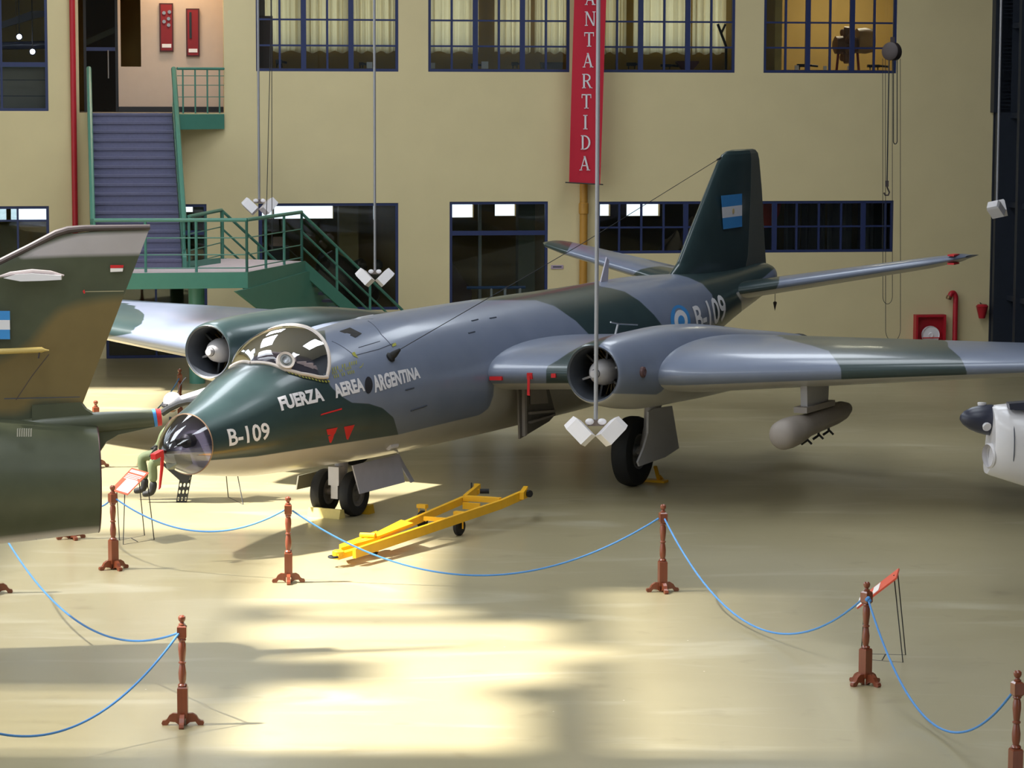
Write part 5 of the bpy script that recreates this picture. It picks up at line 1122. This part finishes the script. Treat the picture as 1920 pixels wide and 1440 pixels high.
# plaques by the upper door
for x0, y0, x1, y1, nm in ((299, 6, 325, 97, 'framed red display panel with medals, nearest the dark opening by the stairs'), (349, 16, 374, 106, 'framed red display panel with a dark blade above the balcony rail')):
    a0, a1, b0, b1 = wrect(x0, y0, x1, y1, RA-.04); p = thing('medal_showcase', nm, 'display', WP((a0+a1)/2, RA, b0), 'red display panels on the landing wall')
    MB().wbox(a0, a1, RA-.06, RA, b0, b1).build('frame', mat('dark_frame_wood', srgb(70, 24, 24), .5), p, smooth=False); MB().wbox(a0+.03, a1-.03, RA-.066, RA-.058, b0+.03, b1-.03).build('red_cloth', mat('deep_red_cloth', srgb(132, 24, 34), .7), p, smooth=False)
    MB().wbox(a0+.05, a1-.05, RA-.072, RA-.066, b0+.09, b0+.17).build('caption_card', M_print, p, smooth=False)
    if x0 < 320:
        for k, (du, dz_) in enumerate(((.1, .80), (.22, .82), (.1, .62), (.2, .68), (.2, .55))): MB().lathe([(.04, 0), (.04, .015)], WP(a0+du, RA-.07, b0+dz_*(b1-b0)), -WN, 10).build('medal', M_metal, p)
    else: MB().wbox(a0+.07, a0+.12, RA-.08, RA-.066, b0+.4, b1-.08).build('blade', M_dark, p, smooth=False)
# ================================================================== HANGING THINGS
def lamp(x, y, D, sc, rot, label, gap=1.0):
    c = atD(x, y, D); r = thing('hanging_floodlight', label, 'lamp', c, 'twin white floodlights on ceiling rods')
    MB().tube([c+Vector((0, 0, .06)), Vector((c.x, c.y, ZR+.05))], .026, 10).build('rod', mat('lamp_rod_grey', srgb(150, 150, 156), .4, metal=.4), r)
    RZ = Matrix.Rotation(rot, 3, 'Z')
    MB().box(c+Vector((0, 0, .03)), (.2, .05, .08), RZ).build('bracket', mat('bracket_brown', srgb(110, 98, 92), .5), r, smooth=False)
    for s in (-1, 1):
        M_ = RZ @ Matrix.Rotation(s*math.radians(45), 3, 'Y') @ Matrix.Rotation(math.radians(-18), 3, 'X')
        cc = c + RZ @ Vector((s*.20, -.02, -.07)); l_, w_, t_ = .34, .30, .17; b_ = .03
        pts = []
        for zz_, k in ((-t_/2, 1), (t_/2-b_, 1), (t_/2, .86)):
            for sx, sy in ((-1, -1), (1, -1), (1, 1), (-1, 1)): pts.append(cc + M_ @ Vector((sx*w_*.5*k*.62, sy*zz_*2.0 if False else sy*.13*k, zz_*1.9)))
        hb_ = MB(); hb_.add(pts, [(3, 2, 1, 0), (8, 9, 10, 11)] + [(i*4+k, i*4+(k+1) % 4, (i+1)*4+(k+1) % 4, (i+1)*4+k) for i in range(2) for k in range(4)]); hd_ = hb_.build('lamp_head', M_white, r, smooth=False)
        MB().sphere(c + RZ @ Vector((s*.075, -.02, .045)), (.055, .04, .04), 10, 8).build('knuckle', M_white, r)
    return r
lamp(703, 513, 55.0, 1, 0, 'twin white floodlight hanging before the big lower display window')
lamp(1117, 797, 34.0, 1, 0, 'twin white floodlight hanging in front of the bomber engine intake')
lamp(486, 380, 58.5, 1, .25, 'twin white floodlight hanging over the stair landing rail')
lamp(1869, 385, 57.0, 1, 1.2, 'twin white floodlight hanging beside the dark hangar door')
# chain hoist
HD = 56.0; hc = atD(1672, 96, HD); hoist = thing('chain_hoist', 'rusty chain hoist hanging from the roof in front of the right wall', 'hoist', hc)
M_rust = mat('rusted_iron', srgb(64, 54, 54), .6, var=.2)
MB().lathe([(.05, -.12), (.14, -.115), (.18, -.06), (.18, -.02), (.15, .0), (.04, .01)], hc+Vector((-.05, -.02, 0)), (-.7, -1, .1), 24).build('chain_wheel', M_rust, hoist)
MB().lathe([(.05, -.12), (.14, -.115), (.18, -.06), (.18, -.02), (.15, .0), (.04, .01)], hc+Vector((.10, .12, .0)), (.7, -1, .1), 24).build('gear_case', M_rust, hoist)
MB().box(hc+Vector((.02, .05, .2)), (.08, .08, .16)).build('shackle', M_rust, hoist, smooth=False)
MB().tube([hc+Vector((.03, .05, .2)), Vector((hc.x+.03, hc.y+.05, ZR+.05))], .012, 6).build('suspension_chain', M_dark, hoist)
hp = atD(1663, 350, HD)
MB().tube([hc+Vector((-.05, 0, -.1)), hp+Vector((0, 0, .08))], .014, 6).build('load_chain', M_dark, hoist)
MB().box(hp+Vector((0, 0, .06)), (.06, .06, .12)).build('hook_block', M_rust, hoist); MB().tube([hp+Vector(p) for p in ((0, 0, 0), (.02, 0, -.05), (.05, 0, -.11), (.03, 0, -.17), (-.03, 0, -.17), (-.06, 0, -.12))], .016, 8).build('hook', M_rust, hoist)
def loop(x0, x1, yb, r, D=HD, xt0=None, ytop=110):
    a, b = atD(x0, ytop, D), atD(x1, ytop, D); c = atD((x0+x1)/2, yb, D); hw_ = (b.x-a.x)/2
    pts = [a] + [c + Vector((-hw_*math.cos(t), 0, hw_*1.6*(1-math.sin(t)))) for t in np.linspace(0, math.pi, 14)] + [b]
    return MB().tube(pts, r, 5).build('hand_chain', M_dark, hoist)
loop(1675, 1682, 270, .010); loop(1655, 1673, 570, .006); loop(1660, 1688, 640, .006)
for x, y in ((498, 470), (510, 470)):
    p = atD(x, y, 57.5); t_ = atD(508 if x == 498 else 509.5, 40, 57.5); r = MB().tube([p, t_, Vector((t_.x, t_.y, ZR+.05))], .008, 5).build('hanging_chain', M_dark); tag(r, 'thin dark chain %s from the roof before the stair landing' % ('slanting down' if x == 498 else 'hanging plumb'), 'chain', 'thin chains by the stairs')
pb = atD(1453, 573, 51.5); top = Vector((pb.x, pb.y, 0))
plumb = MB().lathe([(.0, -.10), (.035, .05), (.03, .07), (.0, .08)], pb, (0, 0, 1), 10).build('plumb_bob', M_rust, bomber)
MB().tube([pb+Vector((0, 0, .07)), pb+Vector((0, 0, .45))], .006, 5).build('cord', M_dark, plumb)
# ================================================================== THINGS BEHIND THE GLASS
def on_sill(x, y, o): uu_, z_ = onw(x, y, o); return WP(uu_, o, z_)
ZS = zs+.09     # display ledge just inside the upper windows
ledge = MB()
for n, k in enumerate(('uw1', 'uw2', 'uw3', 'uw4')):
    r = tag(MB().wbox(OPEN[k][0]+.1 if k != 'uw4' else onw(1482, 60)[0], OPEN[k][1]-.1, WT+.05, WT+.75, ZS-.45, ZS-.02).build('display_case', mat('case_brown', srgb(140, 108, 60), .6)), 'low brown display case inside %s' % ['the upper window nearest the stairs', 'the upper window left of the red banner', 'the upper window right of the red banner', 'the upper window beside the chain hoist'][n], 'display case')
def ledge_u(x): return onw(x, 120, WT+.4)[0]
cards = ((692, 10), (810, 9), (908, 12), (1492, 7), (1545, 6), (1590, 6)); nmc = ('beside a dark gun mount in the window nearest the stairs', 'at the edge of the window left of the banner', 'beside the brown post behind the blue mullion', 'at the edge of the window by the chain hoist', 'left of the engine on its stand', 'under the engine on its stand')
for (x, w_), nm in zip(cards, nmc):
    u = ledge_u(x); tag(MB().wbox(u-w_/160, u+w_/160, WT+.3, WT+.33, ZS-.02, ZS+w_/85).build('caption_card', M_print, smooth=False), 'small white caption card ' + nm, 'card', 'caption cards on the display cases')
def gun(x, ln, h, nm):
    u = ledge_u(x); r = thing('display_gun', nm, 'weapon', WP(u, WT+.45, ZS-.02)); c = WP(u, WT+.45, ZS-.005)
    MB().bar(c-WU*ln*.25+Vector((0, 0, h*.6)), c+WU*ln*.2+Vector((0, 0, h*.6)), .1, h*.5).build('receiver', M_dark, r, smooth=False); MB().tube([c+WU*ln*.15+Vector((0, 0, h*.65)), c+WU*ln*.55+Vector((0, 0, h*.5))], .025, 8).build('barrel', M_dark, r)
    for s in (-.15, .15): MB().tube([c+WU*s*ln+Vector((0, 0, h*.5)), c+WU*s*1.5*ln+WN*s], .014, 6).build('leg', M_dark, r)
for x, ln, h, nm in ((524, .3, .2, 'small dark machine gun next to the brown cabinet'), (678, .2, .14, 'small dark gun sight beside a white card'), (890, .35, .12, 'short dark gun lying near the blue mullion'), (966, .3, .16, 'short dark gun left of the black bomb rack'), (1185, .45, .16, 'dark machine gun on its mount right of the banner'), (1250, .5, .12, 'flat dark gun body under the hanging wing model'), (1508, .6, .14, 'long dark gun left of the engine on its stand'), (1640, .6, .13, 'long dark gun right of the engine on its stand')): gun(x, ln, h, nm)
u = ledge_u(1037); c = WP(u, WT+.5, ZS-.02); tag(MB().prism([c-WU*.23, c+WU*.23, c+WU*.25+Vector((0, 0, .15)), c-WU*.25+Vector((0, 0, .15))], WN*.2).build('bomb_rack', M_dark, smooth=False), 'black bomb rack on the display case left of the banner', 'bomb rack')
u = ledge_u(1292); c = WP(u, WT+.5, ZS-.02); tag(MB().prism([c-WU*.12, c+WU*.12, c+WU*.25+Vector((0, 0, .15)), c+WU*.25+Vector((0, 0, .19)), c-WU*.25+Vector((0, 0, .19)), c-WU*.25+Vector((0, 0, .15))], WN*.2).build('boat_model', mat('hull_maroon', srgb(90, 50, 50), .5), smooth=False), 'small dark boat hull model right of the banner', 'model')
uu_, zz1 = onw(1362, 40, 1.0); c = WP(uu_, 1.0, ZS); bm2 = MB().tube([c+Vector((0, 0, -.1)), c+Vector((0, 0, .5)), c-WU*.12+Vector((0, 0, .8)), c-WU*.2+Vector((0, 0, 1.0))], .03, 8).tube([c-WU*.12+Vector((0, 0, .78)), c-WU*.02+Vector((0, 0, 1.0))], .025, 8).build('bent_bracket', M_dark); tag(bm2, 'dark forked metal bracket at the right edge of a curtained window', 'bracket')
MB().box(c+Vector((0, 0, -.35)), (.2, .2, .5)).build('pedestal', M_slab, bm2)
# cabinet at the left of the first upper window
a0, a1, _, b1 = wrect(486, 30, 511, 133, 1.2); tag(MB().wbox(a0, a1, 1.1, 1.5, ZU, b1).build('cabinet', mat('cabinet_brown', srgb(92, 56, 46), .5), smooth=False), 'tall reddish brown cabinet inside the window nearest the stairs', 'cabinet')
# aero engine on a stand in the fourth window
u = onw(1590, 90, 1.6)[0]; ec = WP(u, 1.6, ZS+.55); en = thing('engine_display', 'aircraft engine with fanned cylinders on a red stand behind the upper window', 'engine', WP(u, 1.6, ZU))
M_eng = mat('engine_brown_metal', srgb(112, 84, 62), .5, metal=.3, var=.3); MB().lathe([(.1, -.35), (.2, -.3), (.22, .1), (.12, .3), (.04, .42)], ec, WU, 18).build('crankcase', M_eng, en)
for k in range(7):
    t = 2*math.pi*k/7; d = WN*math.cos(t) + Vector((0, 0, math.sin(t))); MB().lathe([(.08, .18), (.085, .36), (.07, .42)], ec - WU*.05, d, 12).build('cylinder', M_eng, en)
MB().lathe([(.28, 0), (.3, .2), (.26, .38)], ec+WU*.2+Vector((0, 0, .1)), WU, 18).build('cowl_drum', mat('drum_tan', srgb(150, 122, 82), .5), en)
for s in (-.35, .35): MB().tube([WP(u+s, 1.6, ZU), ec+WU*s*.6], .03, 8).build('stand_leg', mat('stand_red', srgb(120, 40, 36), .5), en)
# lit spotlights and hanging wing in the far-left room
M_lampon = mat('lit_lamp', (1, 1, 1), .4, emit=(.86, .82, 1.0), estr=28)
for x, y, nm in ((36, 69, 'the upper'), (61, 97, 'the lower')):
    c = atD(x, y, W0.y-.6+1.6); c = WP(*[onw(x, y, 1.5)[0]], 1.5, onw(x, y, 1.5)[1]); r = thing('spotlight', 'small glaring spotlight, %s of two in the room left of the red pipe' % nm, 'lamp', c)
    MB().sphere(c, .055, 12, 8).build('bulb', M_lampon, r); MB().lathe([(.07, .0), (.085, .05), (.05, .12)], c+WN*.03, WN, 14, caps=False).build('reflector', M_dark, r); MB().tube([c+WN*.1, c+WN*.1+Vector((0, 0, 2.0))], .012, 6).build('stem', M_dark, r)
u = onw(30, 30, 2.2)[0]; md = thing('hanging_model', 'dark model aircraft hanging in the room left of the red pipe', 'model', WP(u, 2.2, onw(30, 30, 2.2)[1]))
MB().prism([WP(*[onw(x, y, 2.2)[0]], 2.2, onw(x, y, 2.2)[1]) for x, y in ((-40, 60), (0, 42), (60, 20), (84, 20), (84, 30), (60, 36), (0, 54))], WN*.4).build('wing', mat('model_slate', srgb(60, 56, 72), .5), md, smooth=False)
MB().tube([WP(onw(-40, 87, 2.4)[0], 2.4, onw(0, 87, 2.4)[1]), WP(onw(84, 84, 2.4)[0], 2.4, onw(84, 84, 2.4)[1])], .09, 12).build('body', mat('model_navy', srgb(58, 62, 88), .25), md)
MB().tube([WP(u, 2.4, onw(30, 80, 2.4)[1]), WP(u, 2.4, 9.0)], .006, 5).build('wire', M_dark, md)
pw = MB().wbox(onw(3, 160, .8)[0]-3, onw(89, 160, .8)[0], .75, .8, ZU-.0, onw(50, 126, .8)[1]).build('parapet_panel', mat('grey_parapet', srgb(140, 132, 124), .7), smooth=False); tag(pw, 'grey boarded parapet panel behind the window left of the red pipe', 'panel')
for y in (150, 180): z = onw(50, y, .75)[1]; MB().wbox(onw(3, 160, .8)[0]-3, onw(89, 160, .8)[0], .745, .752, z-.008, z+.008).build('board_joint', M_line, pw, smooth=False)
MB().wbox(onw(3, 160, .8)[0]-3, onw(90, 160, .8)[0], .6, .9, onw(50, 126, .8)[1], onw(50, 118, .8)[1]).build('capping_rail', M_greend, pw, smooth=False)
# glass door and blue rail beyond the stair head
gd = thing('glass_door', 'dark glass door with a long vertical handle at the stair head', 'door', WP(onw(190, 200, 1.0)[0], 1.0, ZU))
a0, a1 = onw(160, 150, 1.7)[0], onw(221, 150, 1.7)[0]
MB().wbox(a0, a1, 1.72, 1.74, ZU, 8.6).build('pane', glass('smoked_door_glass', (.35, .33, .28), .8), gd, smooth=False)
MB().wbox(a1-.05, a1+.04, 1.66, 1.78, ZU, 8.8).build('frame', M_dark, gd, smooth=False); MB().wbox(a0-.03, a0+.03, 1.66, 1.78, ZU, 8.8).build('frame', M_dark, gd, smooth=False); MB().wbox(a0, a1, 1.68, 1.76, onw(190, 92, 1.7)[1]-.04, onw(190, 92, 1.7)[1]+.04).build('mid_rail', M_blue, gd, smooth=False)
uh = onw(203, 120, 1.6)[0]; MB().tube([WP(uh, 1.62, onw(203, 147, 1.6)[1]), WP(uh, 1.62, onw(203, 94, 1.6)[1])], .016, 8).build('handle', M_metal, gd)
pq = [WP(onw(x, y, 2.6)[0], 2.6, onw(x, y, 2.6)[1]) for x, y in ((157, 76), (215, 50), (215, 62), (158, 87))]
hw = MB().prism(pq, WN*.5).build('propeller', mat('blade_pale_blue', srgb(160, 190, 205), .4), smooth=False); tag(hw, 'pale blue propeller blade displayed behind the dark glass door', 'propeller'); MB().tube([pq[1], Vector((pq[1].x, pq[1].y, 9.0))], .01, 5).build('wire', M_dark, hw)
# lower rooms: drapes, fabric heap, red cowl, fins, blue rail, machinery
for n, (x0, x1, o) in enumerate(((1470, 1500, 1.2), (1505, 1545, 1.5), (1550, 1600, 1.3), (1608, 1672, 1.6))):
    a0, a1 = onw(x0, 420, o)[0], onw(x1, 420, o)[0]; c = drape(a0, a1, o, .3, 4.6, 40+n, 2.5, .10, M_curtg, 'hanging_parachute', 40)
    tag(c, 'grey folded parachute cloth hanging behind the ribbon window, %s after the red cowl' % ['first', 'second', 'third', 'fourth'][n], 'parachute', 'hanging parachutes')
hp_ = [onw(x, y, 1.3) for x, y in ((1432, 370), (1466, 376), (1462, 400), (1448, 426), (1430, 428))]
rcw = MB().prism([WP(a_, 1.3, b_) for a_, b_ in hp_], WN*.35).build('red_panel', mat('orange_red_panel', srgb(206, 60, 42), .5), smooth=False); tag(rcw, 'orange-red rounded cowl panel standing behind the ribbon window', 'panel'); MB().wbox(hp_[4][0]+.05, hp_[2][0]-.1, 1.4, 1.55, .0, hp_[3][1]+.05).build('stand', M_dark, rcw, smooth=False)
rdn = random.Random(3)
def heap(i, j):
    u = onw(1225, 450, 1.2)[0] + (onw(1340, 450, 1.2)[0]-onw(1225, 450, 1.2)[0])*i; hgt = math.sin(math.pi*min(1, i*1.0))**.5*(1-j*.6)
    return WP(u + .05*math.sin(9*j+7*i), 1.0+1.0*j, 1.5 + hgt*(1.2+.28*math.sin(11*i+3*j)+.18*math.sin(23*i+8*j)))
hpo = MB().grid(heap, 60, 20).build('parachute_heap', mat('tan_parachute_silk', srgb(178, 150, 118), .8, var=.15)); tag(hpo, 'crumpled tan parachute silk heaped behind the ribbon window', 'parachute')
MB().wbox(onw(1220, 450, 1.2)[0], onw(1345, 450, 1.2)[0], .9, 2.1, 0, 1.55).build('table', M_slab, hpo, smooth=False)
tf = MB().prism([WP(onw(x, y, 1.6)[0], 1.6, onw(x, y, 1.6)[1]) for x, y in ((835, 470), (845, 488), (885, 545), (884, 565), (870, 600), (835, 620))], WN*.25).build('tail_fin', mat('dark_maroon_fin', srgb(74, 34, 32), .4), smooth=False); tag(tf, 'dark maroon fin standing inside the window with the blue transom', 'fin')
MB().wbox(onw(838, 600, 1.6)[0], onw(870, 600, 1.6)[0], 1.6, 1.85, 0, .9).build('support', M_dark, tf, smooth=False)
br = thing('blue_barrier', 'blue barrier rail on white posts inside the window with the blue transom', 'barrier', WP(onw(930, 560, 1.2)[0], 1.2, 0)); zz1 = onw(930, 539, 1.2)[1]
MB().tube([WP(onw(875, 540, 1.2)[0], 1.2, zz1), WP(onw(985, 540, 1.2)[0], 1.2, zz1)], .035, 8).build('rail', mat('bright_blue_rail', srgb(52, 98, 160), .4), br)
for x in (921, 947, 975): MB().tube([WP(onw(x, 560, 1.2)[0], 1.2, 0), WP(onw(x, 560, 1.2)[0], 1.2, zz1)], .03, 8).build('post', M_white, br)
for n, (x0, x1, m, nm) in enumerate(((972, 1003, mat('grey_green_pillar', srgb(96, 104, 90), .7), 'grey-green square pillar behind the blue transom window'), (897, 903, M_metal, 'slim pale post inside the blue transom window'), (636, 672, mat('pale_ochre_pillar', srgb(190, 164, 108), .7), 'pale ochre pillar inside the big lower display window'))):
    a0, a1 = onw(x0, 450, 2.4)[0], onw(x1, 450, 2.4)[0]; tag(MB().wbox(a0, a1, 2.4, 2.4+(a1-a0), 0, ZU-.3).build('pillar', m, smooth=False), nm, 'pillar')
mc_u = onw(650, 540, 1.2)[0]; mach = thing('engine_display', 'dark engine on a frame inside the big lower display window behind the stair rail', 'engine', WP(mc_u, 1.2, 0))
M_mch = mat('oily_machine', srgb(58, 46, 40), .45, var=.35, scale=9); zc1 = onw(640, 525, 1.2)[1]
MB().lathe([(.12, -.75), (.34, -.65), (.40, -.2), (.34, .1), (.42, .2), (.38, .6), (.15, .8)], WP(mc_u, 1.25, zc1), WU*.8-Vector((0, 0, .6)), 20).build('engine_core', M_mch, mach)
for k in range(14):
    p = WP(mc_u+rdn.uniform(-.6, .7), 1.0+rdn.uniform(-.1, .3), zc1+rdn.uniform(-.5, .5)); MB().lathe([(.03, -.1), (.1, -.09), (.11, .08), (.05, .12)], p, Vector((rdn.uniform(-1, 1), -1, rdn.uniform(-1, 1))), 12).build('fitting', [M_mch, M_rust, M_dark, M_metal][k % 4], mach)
for s in (-.6, .6): MB().tube([WP(mc_u+s, 1.25, 0), WP(mc_u+s*.6, 1.25, zc1)], .05, 8).build('frame_leg', M_dark, mach)
pd = thing('pedestal', 'dark pedestal carrying a pink box inside the big lower display window', 'pedestal', WP(onw(523, 500, 1.2)[0], 1.2, 0)); a0, a1, b0, b1 = wrect(506, 462, 543, 494, 1.2)
MB().wbox(a0, a1, 1.2, 1.6, 0, b1).build('plinth', mat('plinth_dark', srgb(70, 66, 60), .6), pd, smooth=False); MB().wbox(a0+.08, a1-.1, 1.3, 1.5, b1, b1+.2).build('pink_box', mat('pink_card', srgb(206, 164, 140), .6), pd, smooth=False)
for n, (x0, y0, x1, y1, m, nm) in enumerate(((344, 432, 384, 440, M_red, 'red'), (344, 441, 384, 449, M_blue, 'blue'))):
    a0, a1, b0, b1 = wrect(x0, y0, x1, y1, 1.4+.3*n); tag(MB().wbox(a0, a1, 1.4+.3*n, 1.5+.3*n, b0, b1).build('hanging_sign', m, smooth=False), 'narrow %s strip sign hanging inside the doorway behind the stairs' % nm, 'sign'); MB().tube([WP((a0+a1)/2, 1.45+.3*n, b1), WP((a0+a1)/2, 1.45+.3*n, ZU-.3)], .006, 5).build('wire', M_dark, bpy.data.objects[-1] if False else [o for o in COL.objects if o.name.startswith('hanging_sign')][-1])
